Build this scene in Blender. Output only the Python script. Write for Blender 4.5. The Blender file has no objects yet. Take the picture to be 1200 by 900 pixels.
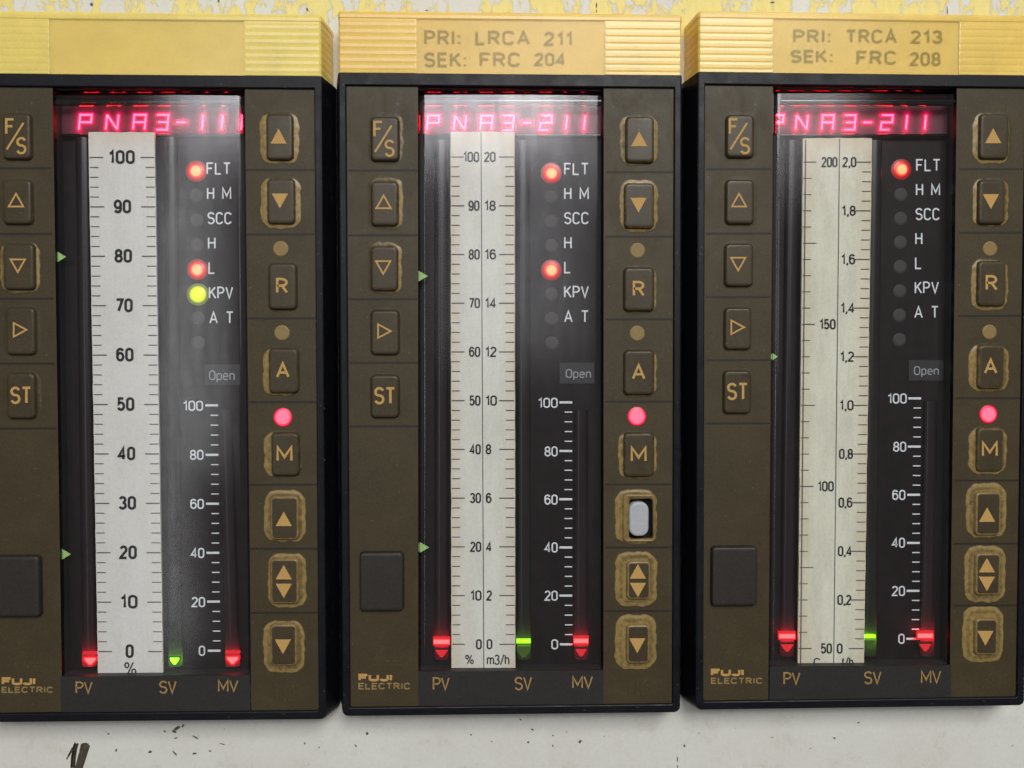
import bpy, math, random
from mathutils import Vector, Matrix
from mathutils import noise as mnoise

random.seed(7)
scene = bpy.context.scene
COL = scene.collection

# ------------------------------------------------------------------ camera
S = 0.00018            # metres per working unit (one unit = 0.18 mm on the instrument fronts)
D = 960.0              # camera distance in working units
YAW, PITCH = math.radians(1.6), math.radians(1.5)
CAM = Vector((-D*math.sin(YAW), -D*math.cos(YAW)*math.cos(PITCH), D*math.sin(PITCH)))
FWD = (-CAM).normalized()
RGT = FWD.cross(Vector((0, 0, 1))).normalized()
UPV = RGT.cross(FWD).normalized()

cam_data = bpy.data.cameras.new("camera")
cam_data.sensor_width = 36.0
cam_data.lens = 36.0*D/1200.0
cam_data.clip_start = 0.005
cam_data.clip_end = 50.0
cam = bpy.data.objects.new("camera", cam_data)
COL.objects.link(cam)
M = Matrix((RGT, UPV, -FWD)).transposed().to_4x4()
M.translation = CAM*S
cam.matrix_world = M
scene.camera = cam

# ------------------------------------------------------------------ world, lamps, exposure
world = bpy.data.worlds.new("World")
scene.world = world
world.use_nodes = True
bgn = world.node_tree.nodes["Background"]
bgn.inputs[0].default_value = (1.0, 0.97, 0.91, 1)
bgn.inputs[1].default_value = 0.13

def area(name, loc, target, sx, sz, radiance, color=(1, 1, 1)):
    l = bpy.data.lights.new(name, 'AREA')
    l.shape = 'RECTANGLE'
    l.size, l.size_y = sx, sz
    l.energy = radiance*math.pi*sx*sz
    l.color = color
    o = bpy.data.objects.new(name, l)
    COL.objects.link(o)
    o.location = loc
    o.rotation_euler = (Vector(target)-Vector(loc)).to_track_quat('-Z', 'Y').to_euler()
    return o

area("ceiling_light", (-0.12, -0.90, 0.370), (-0.10, 0, 0.2), 0.52, 0.15, 7.0, (0.95, 0.95, 1.0))
area("window_light", (-0.400, -0.90, -0.06), (-0.400, 0, -0.06), 0.045, 0.64, 2.4, (0.97, 0.98, 1.0))
area("window_light", (-0.338, -0.90, 0.075), (-0.338, 0, 0.075), 0.046, 0.40, 2.4, (0.97, 0.98, 1.0))
area("haze_fill_light", (0.033, -0.90, 0.135), (0.033, 0, 0.1), 0.245, 0.23, 0.95, (0.95, 0.96, 1.0))  # unseen fill lamp, added for the soft haze reflected in the middle cover
area("fill_light", (0.30, -0.90, 0.34), (0.1, 0, 0.2), 0.30, 0.18, 1.6, (0.97, 0.98, 1.0))
area("key_light", (0.28, -1.10, 0.72), (0, 0, 0), 0.60, 0.5, 12.3, (1.0, 0.98, 0.93))

vs = scene.view_settings
vs.view_transform = 'Standard'
vs.look = 'None'
vs.exposure = 0.0
vs.gamma = 1.0
scene.cycles.max_bounces = 10
scene.cycles.use_light_tree = False
scene.cycles.transparent_max_bounces = 12
scene.cycles.sample_clamp_indirect = 4.0
try:
    scene.cycles.use_denoising = True
except Exception:
    pass

# ------------------------------------------------------------------ materials
def new_mat(name):
    m = bpy.data.materials.new(name)
    m.use_nodes = True
    nt = m.node_tree
    b = nt.nodes["Principled BSDF"]
    return m, nt, b

def node(nt, kind, **kw):
    n = nt.nodes.new(kind)
    for k, v in kw.items():
        setattr(n, k, v)
    return n

def ramp(nt, fac, stops):
    r = node(nt, 'ShaderNodeValToRGB')
    e = r.color_ramp.elements
    while len(e) < len(stops):
        e.new(0.5)
    for i, (p, c) in enumerate(stops):
        e[i].position = p
        e[i].color = (*c, 1) if len(c) == 3 else c
    nt.links.new(fac, r.inputs[0])
    return r

def noise(nt, scale, detail=4, rough=0.55, coord=None, dist=0.0):
    n = node(nt, 'ShaderNodeTexNoise')
    n.inputs['Scale'].default_value = scale
    n.inputs['Detail'].default_value = detail
    n.inputs['Roughness'].default_value = rough
    n.inputs['Distortion'].default_value = dist
    if coord is not None:
        nt.links.new(coord, n.inputs['Vector'])
    return n

def obj_coord(nt, scale=None):
    t = node(nt, 'ShaderNodeTexCoord')
    if scale is None:
        return t.outputs['Object']
    mp = node(nt, 'ShaderNodeMapping')
    mp.inputs['Scale'].default_value = scale
    nt.links.new(t.outputs['Object'], mp.inputs['Vector'])
    return mp.outputs['Vector']

def mixc(nt, fac, a, b, blend='MIX'):
    n = node(nt, 'ShaderNodeMix', data_type='RGBA', blend_type=blend)
    for sock, val in ((n.inputs['Factor'], fac), (n.inputs['A'], a), (n.inputs['B'], b)):
        if hasattr(val, 'is_linked'):
            nt.links.new(val, sock)
        elif isinstance(val, (int, float)):
            sock.default_value = val
        else:
            sock.default_value = (*val, 1)
    return n.outputs['Result']

def math_n(nt, op, a, b=None, clamp=False):
    n = node(nt, 'ShaderNodeMath', operation=op, use_clamp=clamp)
    for s, v in ((n.inputs[0], a), (n.inputs[1], b)):
        if v is None:
            continue
        if hasattr(v, 'is_linked'):
            nt.links.new(v, s)
        else:
            s.default_value = v
    return n.outputs[0]

def bump(nt, b, height, strength, distance):
    n = node(nt, 'ShaderNodeBump')
    n.inputs['Strength'].default_value = strength
    n.inputs['Distance'].default_value = distance
    nt.links.new(height, n.inputs['Height'])
    nt.links.new(n.outputs[0], b.inputs['Normal'])

def grain_mat(name, col, rough=0.5, var=0.18, scale=2500, spec=0.4, bumpd=0.00002, bscale=6000, bs=0.4):
    m, nt, b = new_mat(name)
    co = obj_coord(nt)
    n = noise(nt, scale, 3, 0.6, co)
    big = noise(nt, 130, 4, 0.6, co)
    lo = tuple(c*(1-var) for c in col)
    hi = tuple(min(1, c*(1+var)) for c in col)
    r = ramp(nt, n.outputs['Fac'], [(0.3, lo), (0.7, hi)])
    r2 = ramp(nt, big.outputs['Fac'], [(0.3, (1-var*0.7,)*3), (0.7, (1.0,)*3)])
    nt.links.new(mixc(nt, 1.0, r.outputs[0], r2.outputs[0], 'MULTIPLY'), b.inputs['Base Color'])
    b.inputs['Roughness'].default_value = rough
    b.inputs['Specular IOR Level'].default_value = spec
    if bs:
        bn = noise(nt, bscale, 2, 0.6, co)
        bump(nt, b, bn.outputs['Fac'], bs, bumpd)
    return m

def dusty(*a):
    m = grain_mat(*a)
    nt = m.node_tree
    b = nt.nodes["Principled BSDF"]
    co = obj_coord(nt)
    ds = noise(nt, 2100, 1, 0.4, co)
    dm = noise(nt, 200, 3, 0.6, co)
    dd = ramp(nt, math_n(nt, 'ADD', ds.outputs['Fac'], math_n(nt, 'MULTIPLY', dm.outputs['Fac'], 0.3)), [(0.90, (0, 0, 0)), (0.97, (0.6, 0.6, 0.6))])
    src = b.inputs['Base Color'].links[0].from_socket
    nt.links.new(mixc(nt, dd.outputs[0], src, (0.14, 0.14, 0.15)), b.inputs['Base Color'])
    gs = noise(nt, 120, 5, 0.65, co, 1.0)
    nt.links.new(ramp(nt, gs.outputs['Fac'], [(0.32, (.33,)*3), (0.68, (.56,)*3)]).outputs[0], b.inputs['Roughness'])
    return m

def worn_mat(name, base, worn, rough=0.42):
    """film that has rubbed through to a tan layer where the 'wear' attribute says so"""
    m, nt, b = new_mat(name)
    co = obj_coord(nt)
    at = node(nt, 'ShaderNodeAttribute', attribute_name='wear')
    n1 = noise(nt, 900, 5, 0.65, co)
    n2 = noise(nt, 3200, 3, 0.6, co)
    w = math_n(nt, 'ADD', at.outputs['Fac'], math_n(nt, 'MULTIPLY', math_n(nt, 'SUBTRACT', n1.outputs['Fac'], 0.5), 0.42))
    w = math_n(nt, 'MULTIPLY', w, math_n(nt, 'GREATER_THAN', at.outputs['Fac'], 0.02))
    f = ramp(nt, w, [(0.28, (0, 0, 0)), (0.62, (1, 1, 1))])
    g = ramp(nt, n2.outputs['Fac'], [(0.3, tuple(c*0.8 for c in base)), (0.7, tuple(c*1.2 for c in base))])
    big = noise(nt, 110, 4, 0.6, co)
    g2 = mixc(nt, 1.0, g.outputs[0], ramp(nt, big.outputs['Fac'], [(0.3, (0.82, 0.8, 0.78)), (0.7, (1.05, 1.05, 1.05))]).outputs[0], 'MULTIPLY')
    g3 = ramp(nt, n1.outputs['Fac'], [(0.25, tuple(c*0.62 for c in worn)), (0.75, tuple(c*1.25 for c in worn))])
    cc_ = mixc(nt, f.outputs[0], g2, g3.outputs[0])
    # finger grease and a few specks of dust
    ds = noise(nt, 2300, 1, 0.4, co)
    dm = noise(nt, 240, 3, 0.6, co)
    dd = ramp(nt, math_n(nt, 'ADD', ds.outputs['Fac'], math_n(nt, 'MULTIPLY', dm.outputs['Fac'], 0.25)), [(0.90, (0, 0, 0)), (0.96, (0.55, 0.55, 0.55))])
    cc_ = mixc(nt, dd.outputs[0], cc_, (0.30, 0.27, 0.21))
    nt.links.new(cc_, b.inputs['Base Color'])
    gs = noise(nt, 150, 5, 0.65, obj_coord(nt, (1.0, 1.0, 0.6)), 1.5)
    rg = ramp(nt, gs.outputs['Fac'], [(0.32, (rough-.05,)*3), (0.68, (rough+.10,)*3)]).outputs[0]
    nt.links.new(mixc(nt, math_n(nt, 'MULTIPLY', f.outputs[0], .8), rg, (.26, .26, .26)), b.inputs['Roughness'])
    b.inputs['Specular IOR Level'].default_value = 0.32
    bn = noise(nt, 7000, 2, 0.6, co)
    bump(nt, b, bn.outputs['Fac'], 0.35, 0.00002)
    return m

def emit_mat(name, col, strength, base=(0.02, 0.01, 0.01)):
    m, nt, b = new_mat(name)
    b.inputs['Base Color'].default_value = (*base, 1)
    b.inputs['Emission Color'].default_value = (*col, 1)
    b.inputs['Emission Strength'].default_value = strength
    return m

def lamp_mat(name, core, rim, s_core, s_rim):
    """lens whose light is strongest over the die ('hot' attribute 1) and falls off to the rim"""
    m, nt, b = new_mat(name)
    at = node(nt, 'ShaderNodeAttribute', attribute_name='hot')
    r = ramp(nt, at.outputs['Fac'], [(0.0, rim), (0.35, tuple((a+c)/2 for a, c in zip(core, rim))), (0.75, core)])
    st = ramp(nt, at.outputs['Fac'], [(0.0, (0, 0, 0)), (0.10, (s_rim*.25/s_core,)*3), (0.2, (s_rim/s_core,)*3), (0.75, (1, 1, 1))])
    b.inputs['Base Color'].default_value = (rim[0]*0.3, rim[1]*0.3, rim[2]*0.3, 1)
    nt.links.new(r.outputs[0], b.inputs['Emission Color'])
    nt.links.new(math_n(nt, 'MULTIPLY', st.outputs[0], s_core), b.inputs['Emission Strength'])
    b.inputs['Roughness'].default_value = 0.3
    return m

PLATE = (0.056, 0.0432, 0.0205)
TAN = (0.52, 0.315, 0.105)
WORN = (0.28, 0.195, 0.070)

MAT = {}
MAT['plate'] = worn_mat('worn_key_film', PLATE, WORN, 0.5)
MAT['key'] = worn_mat('worn_key_top', (0.058, 0.0445, 0.024), (0.25, 0.172, 0.068), 0.36)
MAT['tan'] = grain_mat('tan_legend_ink', TAN, 0.6, 0.12, 3000, 0.2, bs=0)
MAT['tan_dim'] = grain_mat('faded_tan_ink', (0.30, 0.205, 0.085), 0.6, 0.25, 3000, 0.2, bs=0)
MAT['lamp_off'] = grain_mat('unlit_lamp_ink', (0.25, 0.175, 0.068), 0.5, 0.12, 3000, 0.3, bs=0)
MAT['groove'] = grain_mat('divider_ink', (0.018, 0.014, 0.010), 0.6, 0.1, bs=0)
MAT['bezel'] = dusty('black_moulded_plastic', (0.0050, 0.0056, 0.0092), 0.42, 0.3, 1500, 0.26, 0.000025, 5000, 0.5)
MAT['inner'] = grain_mat('dark_inner_plastic', (0.008, 0.007, 0.010), 0.45, 0.2, bs=0)
MAT['strip_band'] = grain_mat('dark_grey_band', (0.026, 0.024, 0.023), 0.5, 0.2, 2500, 0.4)
MAT['backplate'] = grain_mat('display_back', (0.0090, 0.0047, 0.0066), 0.5, 0.35, 400, 0.2, bs=0)
MAT['white_ink'] = grain_mat('white_legend_ink', (0.74, 0.78, 0.82), 0.6, 0.08, bs=0)
MAT['grey_ink'] = grain_mat('grey_legend_ink', (0.33, 0.35, 0.38), 0.6, 0.1, bs=0)
MAT['open_box'] = grain_mat('open_plate', (0.028, 0.028, 0.032), 0.5, 0.2, bs=0)
MAT['black_ink'] = grain_mat('black_scale_ink', (0.035, 0.035, 0.038), 0.7, 0.3, 4000, 0.1, bs=0)
MAT['thin_ink'] = grain_mat('grey_scale_ink', (0.12, 0.12, 0.12), 0.7, 0.3, 4000, 0.1, bs=0)
MAT['blank_key'] = grain_mat('blank_button_plastic', (0.026, 0.020, 0.017), 0.5, 0.25, 2500, 0.45, 0.00003, 4500, 0.6)
MAT['plunger'] = grain_mat('grey_plunger_plastic', (0.42, 0.44, 0.47), 0.45, 0.06, 1500, 0.4, bs=0)
MAT['hole'] = grain_mat('black_hole', (0.004, 0.004, 0.004), 0.8, 0.1, bs=0)
MAT['led_off'] = grain_mat('unlit_led_lens', (0.050, 0.044, 0.047), 0.7, 0.15, bs=0)
MAT['marker'] = grain_mat('green_marker', (0.36, 0.60, 0.20), 0.5, 0.12, bs=0)
MAT['label_ink'] = grain_mat('label_ink', (0.10, 0.095, 0.075), 0.7, 0.3, 2500, 0.1, bs=0)
MAT['seg'] = emit_mat('lit_segment', (1.0, 0.0034, 0.0068), 110.0)
MAT['seg_rim'] = emit_mat('segment_edge_light', (1.0, 0.012, 0.14), 1.15)
MAT['led_red'] = lamp_mat('lit_red_led', (1.0, 0.080, 0.034), (1.0, 0.012, 0.02), 8.0, 0.9)
MAT['led_yellow'] = lamp_mat('lit_yellow_led', (0.80, 0.93, 0.01), (0.62, 0.76, 0.008), 1.0, 0.6)
MAT['lamp_on'] = lamp_mat('lit_pink_lamp', (1.0, 0.052, 0.085), (1.0, 0.012, 0.05), 4.0, 0.8)
MAT['bar_red'] = emit_mat('lit_red_bar', (1.0, 0.011, 0.011), 24.0)
MAT['bar_red_dim'] = emit_mat('red_bar_edge_light', (1.0, 0.010, 0.02), 0.75)
MAT['bar_green'] = emit_mat('lit_green_bar', (0.10, 0.80, 0.002), 8.0)
MAT['bar_green_dim'] = emit_mat('green_bar_edge_light', (0.10, 0.30, 0.01), 0.25)
MAT['bar_dark'] = grain_mat('dark_pointer_lens', (0.05, 0.008, 0.01), 0.3, bs=0)

# glossy dark light guides, glow near the pointer painted in as emission
def guide_mat(name, col, glow):
    m, nt, b = new_mat(name)
    at = node(nt, 'ShaderNodeAttribute', attribute_name='hot')
    b.inputs['Emission Color'].default_value = (*glow, 1)
    nt.links.new(at.outputs['Fac'], b.inputs['Emission Strength'])
    b.inputs['Base Color'].default_value = (*col, 1)
    b.inputs['Roughness'].default_value = 0.22
    b.inputs['Specular IOR Level'].default_value = 0.6
    return m
MAT['guide_red'] = guide_mat('dark_red_light_guide', (0.011, 0.006, 0.009), (1.0, 0.012, 0.03))
MAT['guide_green'] = guide_mat('dark_green_light_guide', (0.011, 0.010, 0.010), (0.22, 0.6, 0.008))

def mirror_mat():
    m, nt, b = new_mat('glossy_display_frame')
    b.inputs['Base Color'].default_value = (0.06, 0.058, 0.062, 1)
    b.inputs['Metallic'].default_value = 1.0
    b.inputs['Roughness'].default_value = 0.12
    return m
MAT['mirror'] = mirror_mat()
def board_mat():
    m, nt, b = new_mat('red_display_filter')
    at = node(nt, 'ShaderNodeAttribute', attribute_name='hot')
    b.inputs['Emission Color'].default_value = (1.0, 0.004, 0.12, 1)  # filter with the characters' red halo painted in as emission
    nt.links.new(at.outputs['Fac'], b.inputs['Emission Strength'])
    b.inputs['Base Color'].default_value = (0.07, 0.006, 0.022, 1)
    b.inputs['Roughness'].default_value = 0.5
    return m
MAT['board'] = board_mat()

def paper_mat(name, warm):
    m, nt, b = new_mat(name)
    co = obj_coord(nt)
    n = noise(nt, 300, 6, 0.7, obj_coord(nt, (1.0, 1.0, 0.25)))
    f = noise(nt, 2600, 3, 0.6, co)
    base = ramp(nt, n.outputs['Fac'], [(0.25, (0.70-warm*0.10, 0.70-warm*0.13, 0.66-warm*0.22)), (0.55, (0.755, 0.76, 0.725-warm*0.14)), (0.75, (0.79, 0.80, 0.77-warm*0.10))])
    fn = ramp(nt, f.outputs['Fac'], [(0.3, (0.90, 0.90, 0.90)), (0.7, (1, 1, 1))])
    at = node(nt, 'ShaderNodeAttribute', attribute_name='stain')
    sn = noise(nt, 420, 5, 0.7, co)
    sf = math_n(nt, 'MULTIPLY', at.outputs['Fac'], ramp(nt, sn.outputs['Fac'], [(0.30, (0.2, 0.2, 0.2)), (0.70, (1, 1, 1))]).outputs[0], clamp=True)
    c = mixc(nt, 1.0, base.outputs[0], fn.outputs[0], 'MULTIPLY')
    c = mixc(nt, sf, c, (0.60, 0.52, 0.34))
    nt.links.new(c, b.inputs['Base Color'])
    b.inputs['Roughness'].default_value = 0.85
    b.inputs['Specular IOR Level'].default_value = 0.2
    return m
MAT['paper'] = [paper_mat('clean_scale_paper', 0.0), paper_mat('aged_scale_paper', 0.25), paper_mat('yellowed_scale_paper', 0.7)]

def amber_mat(name, col, clear):
    m, nt, b = new_mat(name)
    co = obj_coord(nt)
    n = noise(nt, 160, 5, 0.6, co)
    n2 = noise(nt, 1800, 3, 0.6, co)
    r = ramp(nt, n.outputs['Fac'], [(0.3, tuple(c*0.90 for c in col)), (0.7, tuple(min(1, c*1.04) for c in col))])
    r2 = ramp(nt, n2.outputs['Fac'], [(0.3, (0.93, 0.93, 0.91)), (0.7, (1, 1, 1))])
    nt.links.new(mixc(nt, 1.0, r.outputs[0], r2.outputs[0], 'MULTIPLY'), b.inputs['Base Color'])
    b.inputs['Roughness'].default_value = 0.24
    b.inputs['Subsurface Weight'].default_value = 0.35
    b.inputs['Subsurface Radius'].default_value = (0.0016, 0.0011, 0.0004)
    b.inputs['Subsurface Scale'].default_value = 1.0
    if clear > 0:
        tr = node(nt, 'ShaderNodeBsdfTransparent')
        tr.inputs[0].default_value = (1.0, 0.90, 0.62, 1)
        mx = node(nt, 'ShaderNodeMixShader')
        mx.inputs[0].default_value = clear
        nt.links.new(b.outputs[0], mx.inputs[1])
        nt.links.new(tr.outputs[0], mx.inputs[2])
        nt.links.new(mx.outputs[0], nt.nodes['Material Output'].inputs['Surface'])
    return m
AMBER = [(0.87, 0.70, 0.20), (0.88, 0.60, 0.145), (0.88, 0.63, 0.16)]
MAT['amber'] = [amber_mat('amber_cap_plastic', c, 0.0) for c in AMBER]
MAT['amber_clear'] = [amber_mat('clear_amber_window', c, 0.60) for c in AMBER]
MAT['label_paper'] = grain_mat('label_paper', (0.92, 0.87, 0.64), 0.8, 0.06, 1200, 0.2, bs=0)

def cover_mat():
    m, nt, b = new_mat('clear_display_cover')
    nt.nodes.remove(b)
    co = obj_coord(nt)
    tr = node(nt, 'ShaderNodeBsdfTransparent')
    tr.inputs[0].default_value = (0.97, 0.97, 0.98, 1)
    gl = node(nt, 'ShaderNodeBsdfGlossy', distribution='BECKMANN')
    gl.inputs['Color'].default_value = (1, 1, 1, 1)
    n = noise(nt, 60, 5, 0.6, obj_coord(nt, (1.0, 1.0, 0.5)))
    rr = ramp(nt, n.outputs['Fac'], [(0.3, (0.150,)*3), (0.7, (0.175,)*3)])
    nt.links.new(rr.outputs[0], gl.inputs['Roughness'])
    # both faces of the thin sheet: Schlick reflectance, the same from front and back
    ge = node(nt, 'ShaderNodeNewGeometry')
    dt = node(nt, 'ShaderNodeVectorMath', operation='DOT_PRODUCT')
    nt.links.new(ge.outputs['Normal'], dt.inputs[0])
    nt.links.new(ge.outputs['Incoming'], dt.inputs[1])
    ct = math_n(nt, 'ABSOLUTE', dt.outputs['Value'])
    sch = math_n(nt, 'POWER', math_n(nt, 'SUBTRACT', 1.0, ct, clamp=True), 5.0)
    f = math_n(nt, 'ADD', math_n(nt, 'MULTIPLY', sch, 0.85), 0.075, clamp=True)
    # wiped smears and fine scratches dull the reflection unevenly
    sm = noise(nt, 75, 5, 0.7, obj_coord(nt, (1.6, 1.0, 0.45)), 1.2)
    sc = noise(nt, 900, 2, 0.5, obj_coord(nt, (0.35, 1.0, 1.0)))
    f = math_n(nt, 'MULTIPLY', f, ramp(nt, math_n(nt, 'ADD', math_n(nt, 'MULTIPLY', sm.outputs['Fac'], .85), math_n(nt, 'MULTIPLY', sc.outputs['Fac'], .15)), [(0.33, (.62,)*3), (0.66, (1.15,)*3)]).outputs[0])
    mx = node(nt, 'ShaderNodeMixShader')
    nt.links.new(f, mx.inputs[0])
    nt.links.new(tr.outputs[0], mx.inputs[1])
    nt.links.new(gl.outputs[0], mx.inputs[2])
    # thin film of dust
    df = node(nt, 'ShaderNodeBsdfDiffuse')
    df.inputs[0].default_value = (0.55, 0.56, 0.6, 1)
    dn = noise(nt, 5000, 2, 0.5, co)
    dr = ramp(nt, dn.outputs['Fac'], [(0.60, (0.0,)*3), (0.86, (0.012,)*3)])
    mx2 = node(nt, 'ShaderNodeMixShader')
    nt.links.new(dr.outputs[0], mx2.inputs[0])
    nt.links.new(mx.outputs[0], mx2.inputs[1])
    nt.links.new(df.outputs[0], mx2.inputs[2])
    nt.links.new(mx2.outputs[0], nt.nodes['Material Output'].inputs['Surface'])
    return m
MAT['cover'] = cover_mat()

def wall_mat():
    m, nt, b = new_mat('flaking_wall_paint')
    co = obj_coord(nt)
    sep = node(nt, 'ShaderNodeSeparateXYZ')
    nt.links.new(co, sep.inputs[0])
    st = obj_coord(nt, (1.0, 1.0, 0.45))
    a = noise(nt, 190, 6, 0.62, st, 0.6)
    f = noise(nt, 900, 5, 0.7, st)
    v = math_n(nt, 'ADD', math_n(nt, 'MULTIPLY', a.outputs['Fac'], 0.75), math_n(nt, 'MULTIPLY', f.outputs['Fac'], 0.25))
    # remains of a yellow coat only on the upper part of the panel
    up = math_n(nt, 'MULTIPLY', math_n(nt, 'SUBTRACT', sep.outputs['Z'], 0.045), 30.0, clamp=True)
    vv = math_n(nt, 'ADD', v, math_n(nt, 'MULTIPLY', math_n(nt, 'SUBTRACT', up, 1.0), 0.5))
    yf = ramp(nt, vv, [(0.475, (0, 0, 0)), (0.50, (1, 1, 1))])
    big = noise(nt, 45, 4, 0.6, co)
    fine = noise(nt, 1500, 4, 0.6, co)
    white = ramp(nt, big.outputs['Fac'], [(0.3, (0.69, 0.68, 0.635)), (0.7, (0.745, 0.75, 0.71))])
    wf = ramp(nt, fine.outputs['Fac'], [(0.3, (0.93, 0.93, 0.92)), (0.7, (1, 1, 1))])
    wc = mixc(nt, 1.0, white.outputs[0], wf.outputs[0], 'MULTIPLY')
    yc = ramp(nt, f.outputs['Fac'], [(0.3, (0.80, 0.66, 0.20)), (0.7, (0.84, 0.74, 0.31))])
    c = mixc(nt, yf.outputs[0], wc, yc.outputs[0])
    # dirt specks
    sp = noise(nt, 1300, 2, 0.5, co)
    spm = noise(nt, 160, 2, 0.5, co)
    s = math_n(nt, 'ADD', sp.outputs['Fac'], math_n(nt, 'MULTIPLY', spm.outputs['Fac'], 0.35))
    sf = ramp(nt, s, [(0.955, (0, 0, 0)), (1.0, (0.75, 0.75, 0.75))])
    c = mixc(nt, sf.outputs[0], c, (0.20, 0.19, 0.155))
    # brownish grime stain
    gr = noise(nt, 120, 6, 0.75, co)
    gf = ramp(nt, gr.outputs['Fac'], [(0.54, (0, 0, 0)), (0.80, (0.5, 0.5, 0.5))])
    low = math_n(nt, 'SUBTRACT', 1.0, up)
    c = mixc(nt, math_n(nt, 'MULTIPLY', gf.outputs[0], low), c, (0.42, 0.37, 0.28))
    nt.links.new(c, b.inputs['Base Color'])
    b.inputs['Roughness'].default_value = 0.55
    b.inputs['Specular IOR Level'].default_value = 0.3
    bump(nt, b, math_n(nt, 'ADD', math_n(nt, 'MULTIPLY', yf.outputs[0], .5), math_n(nt, 'MULTIPLY', v, .4)), 0.7, 0.00025)
    return m
MAT['wall'] = wall_mat()
MAT['speck'] = grain_mat('brown_specks', (0.13, 0.115, 0.085), 0.8, 0.4, 2500, 0.2, bs=0)
MAT['mark'] = grain_mat('dark_paint_mark', (0.10, 0.088, 0.062), 0.8, 0.4, 2500, 0.2, bs=0)

for m_ in bpy.data.materials:
    if any(k_ in m_.name for k_ in ('lit_', 'edge_light', 'light_guide', 'display_filter')):
        m_.cycles.emission_sampling = 'NONE'

# ------------------------------------------------------------------ geometry helpers
def P(px, py, d=0.0):
    """point of the plane at depth d seen at photo position (px, py), in working units"""
    r = FWD*D + RGT*(px-600.0) + UPV*(450.0-py)
    t = (d-CAM.y)/r.y
    q = CAM + r*t
    return Vector((q.x, d, q.z))

def scale_at(d):
    return (D+d)/D

class MB:
    def __init__(self):
        self.v, self.f, self.m, self.s, self.a = [], [], [], [], []
        self.lift = 0.0
    def add(self, verts, faces, mat=0, smooth=False, attr=0.0):
        o = len(self.v)
        for k, p in enumerate(verts):
            self.v.append(tuple(p))
            self.a.append(attr[k] if isinstance(attr, (list, tuple)) else attr)
        for fc in faces:
            self.f.append([o+i for i in fc])
            self.m.append(mat)
            self.s.append(smooth)
    def poly(self, pts, mat=0, attr=0.0):
        self.add(pts, [list(range(len(pts)))], mat, False, attr)
    def rings(self, rings, mat=0, smooth=True, cap_first=False, cap_last=True, attr=None, capmat=None):
        n = len(rings[0])
        vs, fs, at = [], [], []
        for k, r in enumerate(rings):
            vs += r
            at += [attr[k] if attr else 0.0]*n
        for k in range(len(rings)-1):
            for i in range(n):
                j = (i+1) % n
                fs.append([k*n+i, k*n+j, (k+1)*n+j, (k+1)*n+i])
        self.add(vs, fs, mat, smooth, at)
        if cap_last:
            self.add(rings[-1], [list(range(n))], capmat if capmat is not None else mat, smooth, attr[-1] if attr else 0.0)
        if cap_first:
            self.add(rings[0], [list(range(n))[::-1]], mat, smooth, attr[0] if attr else 0.0)
    def box(self, x0, x1, y0, y1, z0, z1, mat=0):
        v = [(x, y, z) for x in (x0, x1) for y in (y0, y1) for z in (z0, z1)]
        self.add(v, [(0, 1, 3, 2), (4, 6, 7, 5), (0, 4, 5, 1), (2, 3, 7, 6), (0, 2, 6, 4), (1, 5, 7, 3)], mat)
    def ribbon(self, pts, w, mat=0, closed=False, lift=None):
        """flat stroke of width w along points of one plane"""
        if lift is None:
            self.lift += 0.03
            if self.lift > 0.3:
                self.lift = 0.0
            lift = self.lift
        pts = [Vector(p) for p in pts]
        q = [pts[0]]
        for p in pts[1:]:
            if (p-q[-1]).length > 1e-4:
                q.append(p)
        if closed and (q[0]-q[-1]).length < 1e-4:
            q.pop()
        n = len(q)
        if n < 2:
            return
        L, R = [], []
        for i in range(n):
            a = q[i-1] if (i > 0 or closed) else None
            c = q[(i+1) % n] if (i < n-1 or closed) else None
            d1 = (q[i]-a).normalized() if a is not None else None
            d2 = (c-q[i]).normalized() if c is not None else None
            d1 = d1 or d2
            d2 = d2 or d1
            n1 = Vector((-d1.z, 0, d1.x))
            n2 = Vector((-d2.z, 0, d2.x))
            b = n1+n2
            if b.length < 0.3:
                b = n1
                k = 1.0
            else:
                b.normalize()
                k = min(1.0/max(b.dot(n1), 0.35), 2.2)
            off = b*(w/2*k)
            up = Vector((0, -lift, 0))
            L.append(q[i]+off+up)
            R.append(q[i]-off+up)
        fs = []
        for i in range(n if closed else n-1):
            j = (i+1) % n
            fs.append([i, n+i, n+j, j])
        self.add(L+R, fs, mat)
    def build(self, name, mats, parent, attr=None):
        me = bpy.data.meshes.new(name)
        base = Vector(parent['_base']) if parent is not None and '_base' in parent else Vector((0, 0, 0))
        me.from_pydata([((v[0]-base[0])*S, (v[1]-base[1])*S, (v[2]-base[2])*S) for v in self.v], [], self.f)
        for m in mats:
            me.materials.append(m)
        me.polygons.foreach_set('material_index', self.m)
        me.polygons.foreach_set('use_smooth', self.s)
        if attr:
            la = me.attributes.new(attr, 'FLOAT', 'POINT')
            la.data.foreach_set('value', self.a)
        me.update()
        o = bpy.data.objects.new(name, me)
        COL.objects.link(o)
        if parent is not None:
            par = parent
            o.parent = par
            o['_base'] = tuple(base)
        return o

def quad(q):
    """bilinear map of a photo quadrilateral TL, TR, BR, BL"""
    def f(s, t):
        a = (q[0][0]*(1-s)+q[1][0]*s, q[0][1]*(1-s)+q[1][1]*s)
        b = (q[3][0]*(1-s)+q[2][0]*s, q[3][1]*(1-s)+q[2][1]*s)
        return (a[0]*(1-t)+b[0]*t, a[1]*(1-t)+b[1]*t)
    return f

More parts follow.
